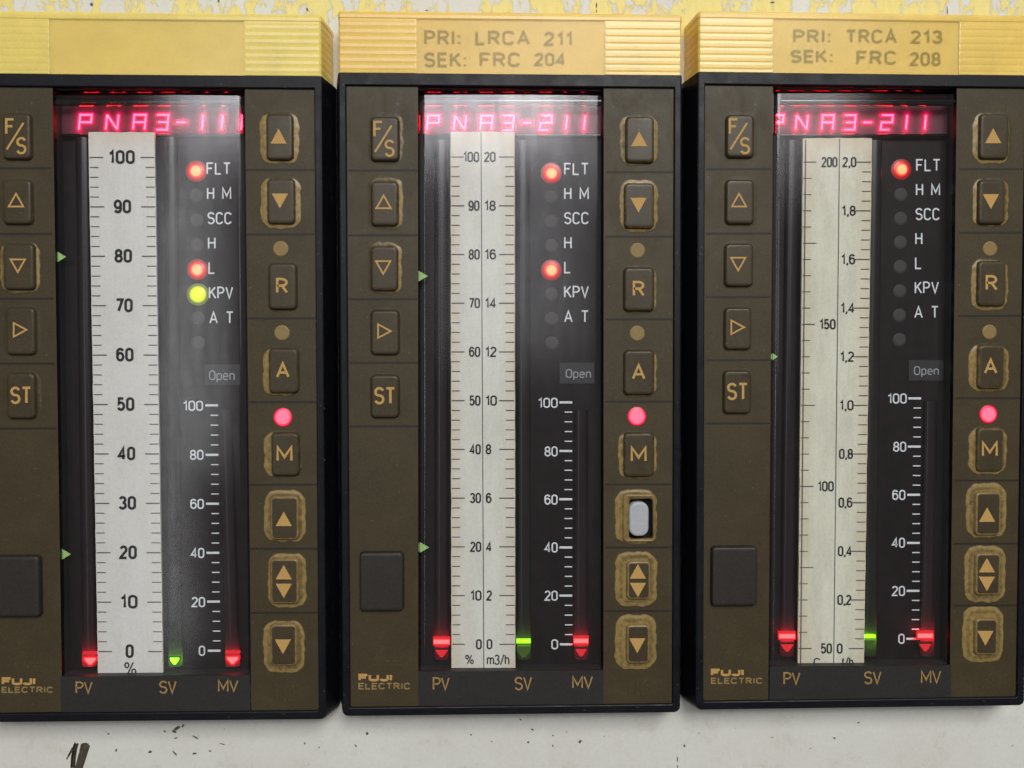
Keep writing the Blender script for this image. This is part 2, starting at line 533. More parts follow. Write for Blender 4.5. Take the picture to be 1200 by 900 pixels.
def rrect(c, w, h, r, d, n=5):
    """rounded rectangle ring round point c at depth d, counter-clockwise from the front"""
    out = []
    r = max(0.01, min(r, w/2-0.01, h/2-0.01))
    for (sx, sz, a0) in ((1, 1, 0), (-1, 1, 90), (-1, -1, 180), (1, -1, 270)):
        for k in range(n+1):
            a = math.radians(a0+90.0*k/n)
            out.append(Vector((c.x+sx*(w/2-r)+r*math.cos(a), d, c.z+sz*(h/2-r)+r*math.sin(a))))
    return out

def disc(c, r, d, n=24):
    return [Vector((c.x+r*math.cos(2*math.pi*k/n), d, c.z+r*math.sin(2*math.pi*k/n))) for k in range(n)]

# ------------------------------------------------------------------ stroke lettering
def arc(cx, cy, rx, ry, a0, a1, n=9):
    return [(cx+rx*math.cos(math.radians(a0+(a1-a0)*k/n)), cy+ry*math.sin(math.radians(a0+(a1-a0)*k/n))) for k in range(n+1)]

def stadium(w, h=1.0, x=0.0, y=0.0, r=None):
    r = r or w/2
    return (arc(x+w-r, y+h-r, r, r, 0, 90, 6)+arc(x+r, y+h-r, r, r, 90, 180, 6) +
            arc(x+r, y+r, r, r, 180, 270, 6)+arc(x+w-r, y+r, r, r, 270, 360, 6))

G = {}
def glyph(ch, w, *strokes):
    G[ch] = (w, strokes)
def O(pts):
    return ('c', pts)
glyph('0', .46, O(stadium(.46)))
glyph('O', .50, O(stadium(.50)))
glyph('1', .26, [(0.0, .80), (.10, .84), (.19, .93), (.22, 1.0), (.22, 0)])
glyph('2', .46, arc(.23, .74, .22, .26, 165, -25)+[(.02, .06), (.0, 0), (.47, 0)])
glyph('3', .46, arc(.22, .76, .21, .24, 160, -90), arc(.22, .26, .24, .26, 90, -160))
glyph('4', .50, [(.36, 0), (.36, 1), (.0, .27), (.50, .27)])
glyph('5', .46, [(.42, 1), (.07, 1), (.04, .53)]+arc(.22, .32, .24, .32, 130, -155))
glyph('6', .46, O(arc(.23, .32, .23, .32, 0, 360, 18)), [(.0, .32), (.0, .70)]+arc(.23, .72, .23, .28, 180, 25))
glyph('7', .44, [(.0, 1), (.45, 1), (.16, 0)])
glyph('8', .46, O(arc(.23, .76, .20, .24, 0, 360, 16)), O(arc(.23, .26, .23, .26, 0, 360, 16)))
glyph('9', .46, O(arc(.23, .68, .23, .32, 0, 360, 18)), [(.46, .68), (.46, .30)]+arc(.23, .28, .23, .28, 0, -155))
glyph('A', .54, [(0, 0), (.27, 1), (.54, 0)], [(.10, .32), (.44, .32)])
glyph('C', .50, arc(.25, .75, .25, .25, 15, 180)+arc(.25, .25, .25, .25, 180, 345))
glyph('E', .42, [(.44, 1), (0, 1), (0, 0), (.44, 0)], [(0, .52), (.38, .52)])
glyph('F', .42, [(.44, 1), (0, 1), (0, 0)], [(0, .52), (.36, .52)])
glyph('H', .46, [(0, 0), (0, 1)], [(.46, 0), (.46, 1)], [(0, .52), (.46, .52)])
glyph('I', .05, [(.025, 0), (.025, 1)])
glyph('J', .40, [(.40, 1), (.40, .22)]+arc(.20, .22, .20, .22, 0, -180))
glyph('K', .48, [(0, 0), (0, 1)], [(.46, 1), (.02, .42)], [(.16, .60), (.50, 0)])
glyph('L', .40, [(0, 1), (0, 0), (.40, 0)])
glyph('M', .60, [(0, 0), (0, 1), (.30, .25), (.60, 1), (.60, 0)])
glyph('N', .48, [(0, 0), (0, 1), (.48, 0), (.48, 1)])
glyph('P', .46, [(0, 0), (0, 1), (.24, 1)]+arc(.24, .74, .23, .26, 90, -90)+[(0, .48)])
glyph('R', .48, [(0, 0), (0, 1), (.24, 1)]+arc(.24, .75, .23, .25, 90, -90)+[(0, .50)], [(.24, .50), (.49, 0)])
glyph('S', .48, arc(.24, .755, .235, .245, 20, 270, 12)[:-1]+arc(.24, .26, .24, .26, 82, -160, 12))
glyph('T', .48, [(0, 1), (.48, 1)], [(.24, 1), (.24, 0)])
glyph('U', .46, [(0, 1), (0, .23)]+arc(.23, .23, .23, .23, 180, 360)+[(.46, 1)])
glyph('V', .52, [(0, 1), (.26, 0), (.52, 1)])
glyph('p', .40, [(0, -.28), (0, .70)], O(stadium(.40, .70)))
glyph('e', .40, [(.02, .37), (.39, .37)]+arc(.20, .50, .19, .20, 0, 180)+arc(.20, .20, .20, .20, 180, 330))
glyph('n', .38, [(0, 0), (0, .70)], [(0, .48)]+arc(.19, .50, .19, .20, 180, 0)+[(.38, 0)])
glyph('m', .66, [(0, 0), (0, .70)], [(0, .5)]+arc(.165, .52, .165, .18, 180, 0)+[(.33, 0)], [(.33, .5)]+arc(.495, .52, .165, .18, 180, 0)+[(.66, 0)])
glyph('h', .38, [(0, 0), (0, 1)], [(0, .48)]+arc(.19, .50, .19, .20, 180, 0)+[(.38, 0)])
glyph('t', .26, [(.12, .95), (.12, .12)]+arc(.22, .12, .10, .12, 180, 270, 4)+[(.27, 0)], [(0, .70), (.27, .70)])
glyph('/', .36, [(0, -.05), (.36, 1.05)])
glyph('%', .74, O(arc(.14, .77, .13, .21, 0, 360, 12)), O(arc(.60, .23, .13, .21, 0, 360, 12)), [(.56, 1.0), (.18, 0)])
glyph(':', .06, [(.03, .0), (.03, .14)], [(.03, .56), (.03, .70)])
glyph(',', .10, [(.07, .10), (.07, -.02), (.0, -.18)])
glyph('-', .34, [(0, .46), (.34, .46)])
glyph(' ', .30)

def text(mb, s, x0, x1, y0, y1, d, w, mat, gap=.17, slant=0.0):
    """write s so that it fills photo columns x0..x1 and rows y0..y1 (cap top, baseline)"""
    tot = sum(G[c][0] for c in s)+gap*(len(s)-1)
    kx = (x1-x0-w)/tot if tot > 0.2 else (y1-y0)
    x = x0+w/2
    top, bot = y0+w/2, y1-w/2
    for c in s:
        gw, strokes = G[c]
        for st in strokes:
            closed = isinstance(st, tuple)
            pts = st[1] if closed else st
            pp = [P(x+(a+slant*b)*kx, bot+(top-bot)*b, d) for a, b in pts]
            mb.ribbon(pp, w*scale_at(d), mat, closed)
        x += (gw+gap)*kx

def line(mb, x0, y0, x1, y1, d, w, mat):
    mb.ribbon([P(x0, y0, d), P(x1, y1, d)], w*scale_at(d), mat)

# ------------------------------------------------------------------ the wall
def build_wall():
    mb = MB()
    mb.v = []
    y = 46.0
    mb.poly([(-3200, y, -2600), (3200, y, -2600), (3200, y, 2600), (-3200, y, 2600)], 0)
    def blob(px, py, w, h, ang, n=9, jag=0.35):
        c = P(px, py, y-0.4)
        pts = []
        for k in range(n):
            a = 2*math.pi*k/n
            r = 1+random.uniform(-jag, jag)
            u, v = w/2*r*math.cos(a), h/2*r*math.sin(a)
            ca, sa = math.cos(ang), math.sin(ang)
            pts.append(Vector((c.x+u*ca-v*sa, y-0.4-random.uniform(0, .1), c.z+u*sa+v*ca)))
        mb.poly(pts, 2)
    # two brushed strokes of dark paint
    def stroke(pts, w0):
        for k in range(len(pts)-1):
            (xa, ya), (xb, yb) = pts[k], pts[k+1]
            ww = w0*random.uniform(.8, 1.15)
            a, b_ = P(xa, ya, y-0.45-k*0.03), P(xb, yb, y-0.45-k*0.03)
            mb.ribbon([a, b_], ww, 1, lift=0)
    for dx, j in ((0, 0), (1.2, 1), (2.4, 2), (3.4, 1), (-.8, 2)):
        stroke([(88+dx, 870+j), (86.2+dx, 878), (84.6+dx*1.0, 889), (84+dx, 899+j)], 1.9)
    stroke([(85, 876), (80.5, 886)], 2.2); stroke([(83, 880), (78, 890)], 1.6)
    for dx, j in ((0, 1), (1.8, 0), (3.6, 0), (5.4, 0), (7.2, 1), (8.6, 3)):
        stroke([(96+dx, 870.5+j), (94+dx, 880), (91.4+dx*.95, 890), (88.5+dx*.85, 901)], 2.0)
    for (px, py, w, h, a) in ((208, 853, 9, 4, .4), (204, 857, 6, 3, -.4), (214, 851, 4, 2.5, .8), (206, 865, 5, 1.6, .3), (229, 864, 9, 1.8, -.6),
                              (261, 872, 8, 1.5, -.3), (136, 879, 2, 5, -.4), (176, 881, 4.5, 2.8, .2), (205, 883, 8, 2.2, -.8), (228, 883, 5, 2.2, .1),
                              (127, 860, 3, 1.8, 0), (246, 880, 3, 1.6, 0), (193, 857, 4, 1.6, -.5), (357, 871, 2, 2.6, 0), (374, 876, 2.4, 1.6, .3), (430, 860, 3, 4, .2),
                              (417, 874, 2, 3.5, .7), (552, 861, 2, 2, 0), (576, 869, 2.6, 1.5, 0), (610, 843, 4, 1.5, -.6), (624, 855, 4, 2.2, -.6),
                              (619, 870, 3, 2.4, 0), (648, 874, 1.5, 4, .1), (680, 869, 3.8, 3.2, .3), (648, 862, 2.4, 1.6, 0), (664, 858, 2, 1.2, 0), (708, 863, 2, 1.2, 0),
                              (802, 874, 2.4, 3, 0), (905, 864, 2, 1.4, 0), (978, 865, 2.4, 2.6, 0), (1006, 847, 3.4, 2, .3), (950, 877, 2, 1.4, 0), (794, 890, 1.6, 8, 0), (794, 899, 1.3, 6, 0),
                              (107, 5, 3, 4, .7), (256, 1, 2.4, 3, 0), (360, 11, 2.6, 4, .5), (699, 6, 2, 6, 0), (699, 13, 1.4, 3, 0), (1110, 12, 1.2, 12, 0), (905, 3, 6, 2, 0), (500, 12, 3, 1.5, 0)):
        blob(px, py, w, h, a)
    o = mb.build('wall', [MAT['wall'], MAT['mark'], MAT['speck']], None)
    o['kind'] = 'structure'
    return o
build_wall()

# ------------------------------------------------------------------ one controller
WALL_D = 45.9
Q_RIM = 5.0      # keys stand this far above the film

def smooth(a, b, x):
    t = max(0.0, min(1.0, (x-a)/(b-a)))
    return t*t*(3-2*t)

def controller(c, idx):
    pl = c['plate']
    pq = quad(pl)
    wq = quad(c['window'])
    # ---- root
    bc = P(*pq(0.5, 1.0), 0)
    base = Vector((bc.x, WALL_D, bc.z-10))
    root = bpy.data.objects.new('panel_controller', None)
    COL.objects.link(root)
    root.location = base*S
    root.empty_display_size = 0.01
    root['_base'] = tuple(base)
    root['label'] = c['label']
    root['category'] = 'controller'
    root['group'] = 'controllers mounted side by side on the painted panel'

    def W(px, py):
        return P(px, py, 0)
    # ---- housing: front ring, chamfer, tapered sides to the wall
    TL, TR, BR, BL = [Vector(W(*p)) for p in pl]
    def outline(off, d, top, sx=0.0):
        so = off+sx
        a = [(TL.x-8-so, TL.z+top), (BL.x-8.3-so, BL.z-9.5-off), (BR.x+8.3+so, BR.z-9.5-off), (TR.x+8+so, TR.z+top)]
        r = 6.5+off*0.5
        pts = []
        pts.append(Vector((a[0][0], d, a[0][1])))
        for (cx, cz, a0) in ((a[1][0]+r, a[1][1]+r, 180), (a[2][0]-r, a[2][1]+r, 270)):
            for k in range(6):
                an = math.radians(a0+90*k/5)
                pts.append(Vector((cx+r*math.cos(an), d, cz+r*math.sin(an))))
        pts.append(Vector((a[3][0], d, a[3][1])))
        return pts
    TOPJ = 14.2     # joint between bezel and cap, above the film
    mb = MB()
    def inner(off, d):
        # opening, same number of points as the outline
        a = [(TL.x-off, TL.z+off), (BL.x-off, BL.z-off), (BR.x+off, BR.z-off), (TR.x+off, TR.z+off)]
        r = 2.5
        pts = [Vector((a[0][0], d, a[0][1]))]
        for (cx, cz, a0) in ((a[1][0]+r, a[1][1]+r, 180), (a[2][0]-r, a[2][1]+r, 270)):
            for k in range(6):
                an = math.radians(a0+90*k/5)
                pts.append(Vector((cx+r*math.cos(an), d, cz+r*math.sin(an))))
        pts.append(Vector((a[3][0], d, a[3][1])))
        return pts
    mb.rings([outline(6.5, WALL_D, TOPJ, 3.6), outline(6.0, 38, TOPJ, 3.6), outline(1.6, 3.0, TOPJ), outline(0.6, 0.6, TOPJ), outline(-0.8, 0.0, TOPJ),
              inner(1.6, 0.0), inner(0.7, 0.5), inner(0.2, 1.6), inner(0.0, 6.0)], 0, False, cap_last=False)
    housing = mb.build('housing', [MAT['bezel']], root)

    # ---- amber cap with ribs on both ends and a smooth window over the label
    zj = [TL.z+TOPJ+0.2, TR.z+TOPJ+0.2]
    zt = [TL.z+86.0, TR.z+85.5]
    wx0 = W(*wq(0, 0)).x-1.5
    wx1 = W(*wq(1, 0)).x+0.5
    xl, xr = TL.x-8, TR.x+8
    levels = [(0.0, 0.0, 0.0), (0.004, .6, 0)]
    nr = 7
    for k in range(nr):
        t0 = 0.05+0.80*k/nr
        dt = 0.80/nr
        levels += [(t0, 0.0, 0), (t0+dt*0.25, .25, 0), (t0+dt*0.65, .3, 0), (t0+dt*0.9, 0.1, 0)]
    levels += [(0.87, 0.1, 0), (0.885, .7, .7), (0.93, .8, .8), (0.965, .3, .3), (0.985, -0.8, -0.8), (1.0, -3.0, -3.0)]
    WB = 1.0
    def section(t, o, oc):
        z0, z1 = zj[0]+(zt[0]-zj[0])*t, zj[1]+(zt[1]-zj[1])*t
        def zz(x):
            return z0+(z1-z0)*(x-xl)/(xr-xl)
        fl = 6.0
        oc2 = oc if oc else 0.05
        pts = [(xl-fl-o*.8, WALL_D), (xl-fl*.9-o*.8, 40), (xl-.9-o*.8, 4.5-o), (xl-.2-o*.6, 1.6-o), (xl+1.6, 0-o), (wx0-1.2, -o), (wx0, -oc2), (wx1, -oc2), (wx1+1.2, -o),
               (xr-1.6, -o), (xr+.2+o*.6, 1.6-o), (xr+.9+o*.8, 4.5-o), (xr+fl*.9+o*.8, 40), (xr+fl+o*.8, WALL_D)]
        return [Vector((x, y, zz(x))) for x, y in pts]
    mb = MB()
    secs = [section(*l) for l in levels]
    n = len(secs[0])
    for k in range(len(secs)-1):
        for i in range(n-1):
            central = (i == 6) and levels[k+1][0] <= 0.87
            mb.add([secs[k][i], secs[k][i+1], secs[k+1][i+1], secs[k+1][i]], [(0, 1, 2, 3)], 1 if central else 0, False)
    mb.poly(secs[-1], 0)
    mb.poly(secs[0][::-1], 0)
    cap = mb.build('name_cap', [MAT['amber'][idx], MAT['amber_clear'][idx]], root)
    # insert seen through the smooth part
    mb = MB()
    zb0, zb1 = W(wx0 and 0, 0).z, 0
    lx0, lx1 = wx0-1.0, wx1+1.0
    za, zb = max(zj)+0.2, min(zt)-8.4
    dI = 1.5
    mb.poly([(lx0, dI, za), (lx1, dI, za), (lx1, dI, zb), (lx0, dI, zb)], 0)
    for (s, x0, x1, y0, y1) in c['tags']:
        text(mb, s, x0, x1, y0, y1, dI-0.25, 3.0, 1, gap=.26)
    mb.build('label_insert', [MAT['label_paper'], MAT['label_ink']], cap)

    # ---- key films
    dF = 3.0
    def film(side):
        keys = c['left_keys'] if side == 'l' else c['right_keys']
        if side == 'l':
            A = [W(*pl[0]), W(*c['window'][0]), W(*c['wbot'][0]), W(*pl[3])]
        else:
            A = [W(*c['window'][1]), W(*pl[1]), W(*pl[2]), W(*c['wbot'][1])]
        A[0 if side == 'l' else 1] = Vector(A[0 if side == 'l' else 1])
        ztop = (A[0].z+A[1].z)/2
        nx, nz = 60, 520
        mb = MB()
        ring = []
        for k in keys:
            if not k.get('ring'):
                continue
            x0, x1, y0, y1 = k['ring']
            a, b_ = P(x0, y0, dF), P(x1, y1, dF)
            q0, q1 = P(k['box'][0], k['box'][2], dF), P(k['box'][1], k['box'][3], dF)
            ring.append((a.x, b_.x, b_.z, a.z, k['wear'], q0.x, q1.x, q1.z, q0.z))
        verts, at = [], []
        topz = [max(TL.z, A[0].z), max(TR.z, A[1].z)]
        for j in range(nz+1):
            t = j/nz
            for i in range(nx+1):
                s = i/nx
                xa = A[0].x*(1-s)+A[1].x*s
                xb = A[3].x*(1-s)+A[2].x*s
                za_ = (TL.z if side == 'l' else TR.z)
                zb_ = A[3].z*(1-s)+A[2].z*s
                x = xa*(1-t)+xb*t
                z = za_*(1-t)+zb_*t
                y = dF
                wv = 0.0
                for (rx0, rx1, rz0, rz1, wr, qx0, qx1, qz0, qz1) in ring:
                    if x < rx0-4 or x > rx1+4 or z < rz0-4 or z > rz1+4:
                        continue
                    cx, cz = (rx0+rx1)/2, (rz0+rz1)/2
                    hw, hh = (rx1-rx0)/2, (rz1-rz0)/2
                    rr = min(hw, hh)*0.62
                    dx = max(abs(x-cx)-(hw-rr), 0)
                    dz = max(abs(z-cz)-(hh-rr), 0)
                    sd = math.hypot(dx, dz)-rr          # <0 inside
                    nz_ = mnoise.noise(Vector((x*.13, z*.13, rx0)))
                    sd += 1.5*nz_+.3*mnoise.noise(Vector((x*.4, z*.4, rz0)))
                    f = 1-smooth(-2.0, 0.8, sd)
                    # weight of the side we are on
                    ax = (x-(qx0+qx1)/2)/((qx1-qx0)/2)
                    az = (z-(qz0+qz1)/2)/((qz1-qz0)/2)
                    wl, wrr, wt, wb = wr
                    if abs(ax) > abs(az):
                        g = wl if ax < 0 else wrr
                        g2 = wt if az > 0 else wb
                        mixf = smooth(.75, 1.0, abs(az)/max(abs(ax), 1e-3))
                    else:
                        g = wt if az > 0 else wb
                        g2 = wl if ax < 0 else wrr
                        mixf = smooth(.75, 1.0, abs(ax)/max(abs(az), 1e-3))
                    g = g*(1-mixf*.5)+g2*mixf*.5
                    # darker gutter between worn lip and key foot, lip itself bright
                    edge = 0.55+0.45*smooth(-5.5, -2.4, sd)+.25*smooth(-8, -11, sd)
                    wv = max(wv, f*g*edge)
                    y -= f*(0.9*max(wr)+.2)*smooth(0.3, -5, sd)
                verts.append((x, y, z))
                at.append(wv)
        fs = []
        for j in range(nz):
            for i in range(nx):
                a0 = j*(nx+1)+i
                fs.append([a0, a0+nx+1, a0+nx+2, a0+1])
        # holes under a broken key
        hk = [k for k in keys if k.get('broken')]
        if hk:
            b = hk[0]['box']
            a_, b_ = P(b[0]+1, b[2]+1, dF), P(b[1]-1, b[3]-1, dF)
            cx, cz = (a_.x+b_.x)/2, (a_.z+b_.z)/2
            hw, hh = (b_.x-a_.x)/2, (a_.z-b_.z)/2
            def gone(v):
                return abs(v[0]-cx) < hw and abs(v[2]-cz) < hh
            fs = [q for q in fs if not all(gone(verts[i]) for i in q)]
        mb.add(verts, fs, 0, True, at)
        for (x0, x1, y) in c['ldiv' if side == 'l' else 'rdiv']:
            mb.ribbon([P(x0, y+.2, dF-.25), P(x1, y, dF-.25)], 2.3, 1, lift=0.0)
        o = mb.build('key_film', [MAT['plate'], MAT['groove']], root, 'wear')
        return keys
    def key_part(k):
        x0, x1, y0, y1 = k['box']
        dk = dF-Q_RIM
        a, b_ = P(x0, y0, dk+1), P(x1, y1, dk+1)
        cc = Vector(((a.x+b_.x)/2, 0, (a.z+b_.z)/2))
        w, h = b_.x-a.x, a.z-b_.z
        mb = MB()
        r = 5.0
        if k.get('broken'):
            # torn-open key: the grey plunger in its hole
            mb.rings([rrect(cc, w, h, r, dF+9), rrect(cc, w, h, r, dF+8.9)], 1, False)
            fr = MB()
            fr.rings([rrect(cc, w+3, h+3, r+1.5, dF-.2), rrect(cc, w+1, h+1, r+.8, dF-2.2), rrect(cc, w-1.5, h-1.5, r-.5, dF-3.4), rrect(cc, w-3.5, h-3.5, r-1.5, dF-3.4),
                      [p+Vector((random.uniform(-.7, .7), 0, random.uniform(-.7, .7))) for p in rrect(cc+Vector((2.0, 0, -1.2)), w-8.5, h-8, r-1, dF-2.2)], rrect(cc+Vector((2.6, 0, -1.6)), w-10.5, h-9.5, r-1, dF+8)], 0, True, cap_last=False, attr=[.5, .8, 1, 1, .7, 0])
            o = fr.build('key', [MAT['key']], root, 'wear')
            o['label'] = 'torn key skin left round its opening'
            p0, p1 = P(k['plunger'][0], k['plunger'][2], dF), P(k['plunger'][1], k['plunger'][3], dF)
            pc = Vector(((p0.x+p1.x)/2, 0, (p0.z+p1.z)/2))
            pw, ph = p1.x-p0.x, p0.z-p1.z
            rr = [rrect(pc, pw, ph, 9.5, dF+9, 7), rrect(pc, pw, ph, 9.5, dF-2.0, 7), rrect(pc, pw-.8, ph-.8, 9, dF-2.8, 7), rrect(pc, pw-2.4, ph-2.4, 8, dF-3.35, 7), rrect(pc, pw-5, ph-5, 7, dF-3.6, 7)]
            mb.rings(rr, 0, True)
            o = mb.build('plunger', [MAT['plunger'], MAT['hole']], root)
            o['label'] = 'grey plunger bared in a torn key opening'
            return
        e = k.get('edge', 0.25)
        e = e if e > .6 else e*.82
        rings = [rrect(cc, w+3.0, h+3.0, r+1.5, dF-0.2), rrect(cc, w+1.2, h+1.2, r+.8, dF-1.4), rrect(cc, w+.2, h+.2, r, dk+1.6), rrect(cc, w-1.2, h-1.2, r-.6, dk+.6),
                 rrect(cc, w-3.2, h-3.2, r-1.4, dk+.12), rrect(cc, w-5.5, h-5.5, r-2.2, dk), rrect(cc, w-9, h-9, 1.5, dk)]
        mb.rings(rings, 0, True, attr=[e*.5, e*.85, e, e, e*.8, e*.12, 0.0])
        dl = dk-0.25
        for leg in k['legend']:
            if leg[0] == 't':
                text(mb, leg[1], leg[2], leg[3], leg[4], leg[5], dl, leg[6] if len(leg) > 6 else 2.9, 1, gap=.2)
            elif leg[0] == 'l':
                line(mb, leg[1], leg[2], leg[3], leg[4], dl, leg[5], 1)
            elif leg[0] == 'p':
                mb.poly([P(x, y, dl) for x, y in leg[1]], 1)
            elif leg[0] == 'o':
                mb.ribbon([P(x, y, dl) for x, y in leg[1]], 1.9, 1, True, lift=0)
        o = mb.build('key', [MAT['key'], MAT['tan']], root, 'wear')
        o['label'] = k['label']
    for side in ('l', 'r'):
        for k in film(side):
            key_part(k)

    # round lamps between the keys
    for (px, py, r, lit) in c['lamps']:
        mb = MB()
        cc = P(px, py, dF)
        if lit:
            mb.rings([disc(cc, r+1.6, dF-.3), disc(cc, r+.6, dF-.5), disc(cc, r-.9, dF-.9), disc(cc, r-2.2, dF-1.1), disc(cc+Vector((1, 0, -1)), r*.4, dF-1.2)], 0, True, attr=[.03, .16, .42, .80, 1.0])
            o = mb.build('indicator_lamp', [MAT['lamp_on']], root, 'hot')
            o['label'] = 'lit pink indicator lamp'
        else:
            mb.rings([disc(cc, r, dF-.3), disc(cc, r-.6, dF-.8), disc(cc, r-1.4, dF-1.0)], 0, True)
            o = mb.build('indicator_lamp', [MAT['lamp_off']], root)

    # blank dark button
    x0, x1, y0, y1 = c['blank']
    a, b_ = P(x0, y0, dF-4), P(x1, y1, dF-4)
    cc = Vector(((a.x+b_.x)/2, 0, (a.z+b_.z)/2))
    w, h = b_.x-a.x, a.z-b_.z
    mb = MB()
    mb.rings([rrect(cc, w+2, h+2, 5, dF-.1), rrect(cc, w+1, h+1, 4.5, dF-2), rrect(cc, w, h, 4, dF-5.5), rrect(cc, w-1.4, h-1.4, 3.6, dF-6.6), rrect(cc, w-3.4, h-3.4, 3, dF-7.0), rrect(cc, w-8, h-8, 2, dF-7.05)], 0, True)
    mb.build('blank_button', [MAT['blank_key']], root)

    # maker's badge lettering
    x0, x1, x2, y0, y1, y2, y3 = c['badge']
    mb = MB()
    text(mb, 'FUJI', x0, x1, y0, y1, dF-.35, 2.9, 0, gap=.16)
    text(mb, 'ELECTRIC', x0, x2, y2, y3, dF-.35, 1.7, 1, gap=.24)
    mb.build('maker_badge', [MAT['tan'], MAT['tan_dim'], MAT['groove']], root)

    # dark band below the window with PV SV MV
    wb = c['wbot']
    w3, w2 = c['window'][3], c['window'][2]
    mb = MB()
    mb.poly([P(w3[0]+.3, w3[1], dF-.3), P(wb[0][0]+.3, wb[0][1], dF-.3), P(wb[1][0]-.3, wb[1][1], dF-.3), P(w2[0]-.3, w2[1], dF-.3)], 0)
    # front edge turning into the recess
    mb.poly([P(w3[0]+.3, w3[1], dF-.3), P(w2[0]-.3, w2[1], dF-.3), P(w2[0]-.3, w2[1], dF-.3)+Vector((0, 22, 0)), P(w3[0]+.3, w3[1], dF-.3)+Vector((0, 22, 0))], 0)
    for (s, x0, x1, y0, y1) in c['bottom_text']:
        text(mb, s, x0, x1, y0, y1, dF-.6, 1.9, 1, gap=.14)
    mb.build('legend_band', [MAT['strip_band'], MAT['tan_dim2']], root)

    # ---- recess and back of the display, with the printed legends
    dB = 24.0
    q = [W(*p) for p in c['window']]
    mb = MB()
    def wallq(a, b_):
        mb.poly([(a.x, dF+.3, a.z), (b_.x, dF+.3, b_.z), (b_.x, dB, b_.z), (a.x, dB, a.z)], 1)
    q2 = [Vector((p.x, 0, p.z)) for p in q]
    for i in (0, 1, 3):
        wallq(q2[i], q2[(i+1) % 4])
    mb.poly([(q2[i].x, dB, q2[i].z) for i in (3, 2, 1, 0)], 0)
    dT = dB-.5
    for (s, x0, x1, y0, y1) in c['status']:
        text(mb, s, x0, x1, y0, y1, dT, 1.75, 2, gap=.22 if len(s) > 1 else .2)
    for (v, x0, x1, yc) in c['mv_num']:
        text(mb, str(v), x0, x1, yc-6.0, yc+6.0, dT, 1.7, 2, gap=.2)
    for i in range(len(c['mv_tick'])):
        x0, x1, y = c['mv_tick'][i]
        line(mb, x0, y, x1, y, dT, 2.6, 2)
        if i+1 < len(c['mv_tick']):
            X0, X1, Y = c['mv_tick'][i+1]
            for k in range(1, 5):
                t = k/5
                xx1 = x1+(X1-x1)*t
                line(mb, xx1-8.8, y+(Y-y)*t, xx1, y+(Y-y)*t, dT, 1.3, 2)
    mb.build('display_back', [MAT['backplate'], MAT['inner'], MAT['white_ink']], root)

    # small plate reading Open
    x0, x1, y0, y1 = c['open']
    mb = MB()
    mb.rings([[P(*p, dB-.2) for p in ((x0, y0), (x0, y1), (x1, y1), (x1, y0))], [P(*p, dB-1.2) for p in ((x0, y0), (x0, y1), (x1, y1), (x1, y0))]], 0, False)
    tx0, tx1, ty0, ty1 = c['open_text']
    text(mb, 'Open', tx0, tx1, ty0, ty1, dB-1.5, 1.25, 1, gap=.2)
    o = mb.build('open_plate', [MAT['open_box'], MAT['grey_ink']], root)

    # status lamps
    for (px, py, st) in c['leds']:
        mb = MB()
        cc = P(px, py, dB)
        if st:
            r = 7.9 if st == 'red' else 8.6
            of = Vector((.9, 0, -.7))
            mb.rings([disc(cc, r+4.6, dB-.12), disc(cc, r+2.0, dB-.3), disc(cc, r-.4, dB-.6), disc(cc+of*.3, r-1.9, dB-1.8), disc(cc+of*.7, r-3.4, dB-2.9), disc(cc+of, r*.36, dB-3.6)], 0, True, attr=[0.0, .08, .24, .60, .92, 1.0] if st == 'red' else [0.0, 0.0, .5, .9, .95, 1.0])  # outer rings of the red lamp are a painted halo round the lens
            o = mb.build('status_lamp', [MAT['led_red' if st == 'red' else 'led_yellow']], root, 'hot')
            o['label'] = 'lit %s status lamp' % st
        else:
            mb.rings([disc(cc, 8.2, dB-.1), disc(cc, 8.0, dB-.35), disc(cc, 5, dB-.5), disc(cc, 2, dB-.55)], 0, True)
            o = mb.build('status_lamp', [MAT['led_off']], root)

    # ---- character display: filter board, lit segments, glossy frame bars
    dD = 21.0
    cw, ch = c['cell']
    ctop, cbot = c['crow']
    mb = MB()
    bx0, bx1 = c['window'][0][0]+6, c['window'][1][0]-3
    SEG = {'P': [[(0, 0), (0, 1), (1, 1), (1, .5), (0, .5)]],
           'N': [[(0, 0), (0, 1)], [(0, 1), (1, 0)], [(1, 0), (1, 1)]],
           'A': [[(0, 0), (0, 1), (1, 1), (1, 0)], [(0, .5), (1, .5)]],
           '3': [[(0, 1), (1, 1), (1, 0), (.05, 0)], [(.15, .5), (1, .5)]],
           '-': [[(.1, .5), (.9, .5)]],
           '2': [[(0, 1), (1, 1), (1, .5), (.05, .5), (0, 0), (.8, 0)]],
           '1': [[(.6, 0), (.6, 1)]]}
    segs = []
    for (chx, px) in c['chars']:
        for st in SEG[chx]:
            pp = [(px+(a-.5)*cw+0.12*(b_-.5)*cw, cbot+(ctop-cbot)*b_) for a, b_ in st]
            segs += list(zip(pp[:-1], pp[1:]))
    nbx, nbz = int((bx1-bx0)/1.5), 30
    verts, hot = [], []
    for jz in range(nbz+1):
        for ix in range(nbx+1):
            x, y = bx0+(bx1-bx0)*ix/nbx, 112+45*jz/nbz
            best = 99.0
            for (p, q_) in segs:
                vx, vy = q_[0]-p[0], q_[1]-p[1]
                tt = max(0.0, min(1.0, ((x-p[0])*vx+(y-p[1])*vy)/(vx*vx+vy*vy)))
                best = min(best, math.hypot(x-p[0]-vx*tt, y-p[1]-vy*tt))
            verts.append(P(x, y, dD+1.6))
            hot.append(.75*math.exp(-max(0, best-1.5)/2.6)+.03*math.exp(-best/12))  # painted halo, fading away from each lit stroke
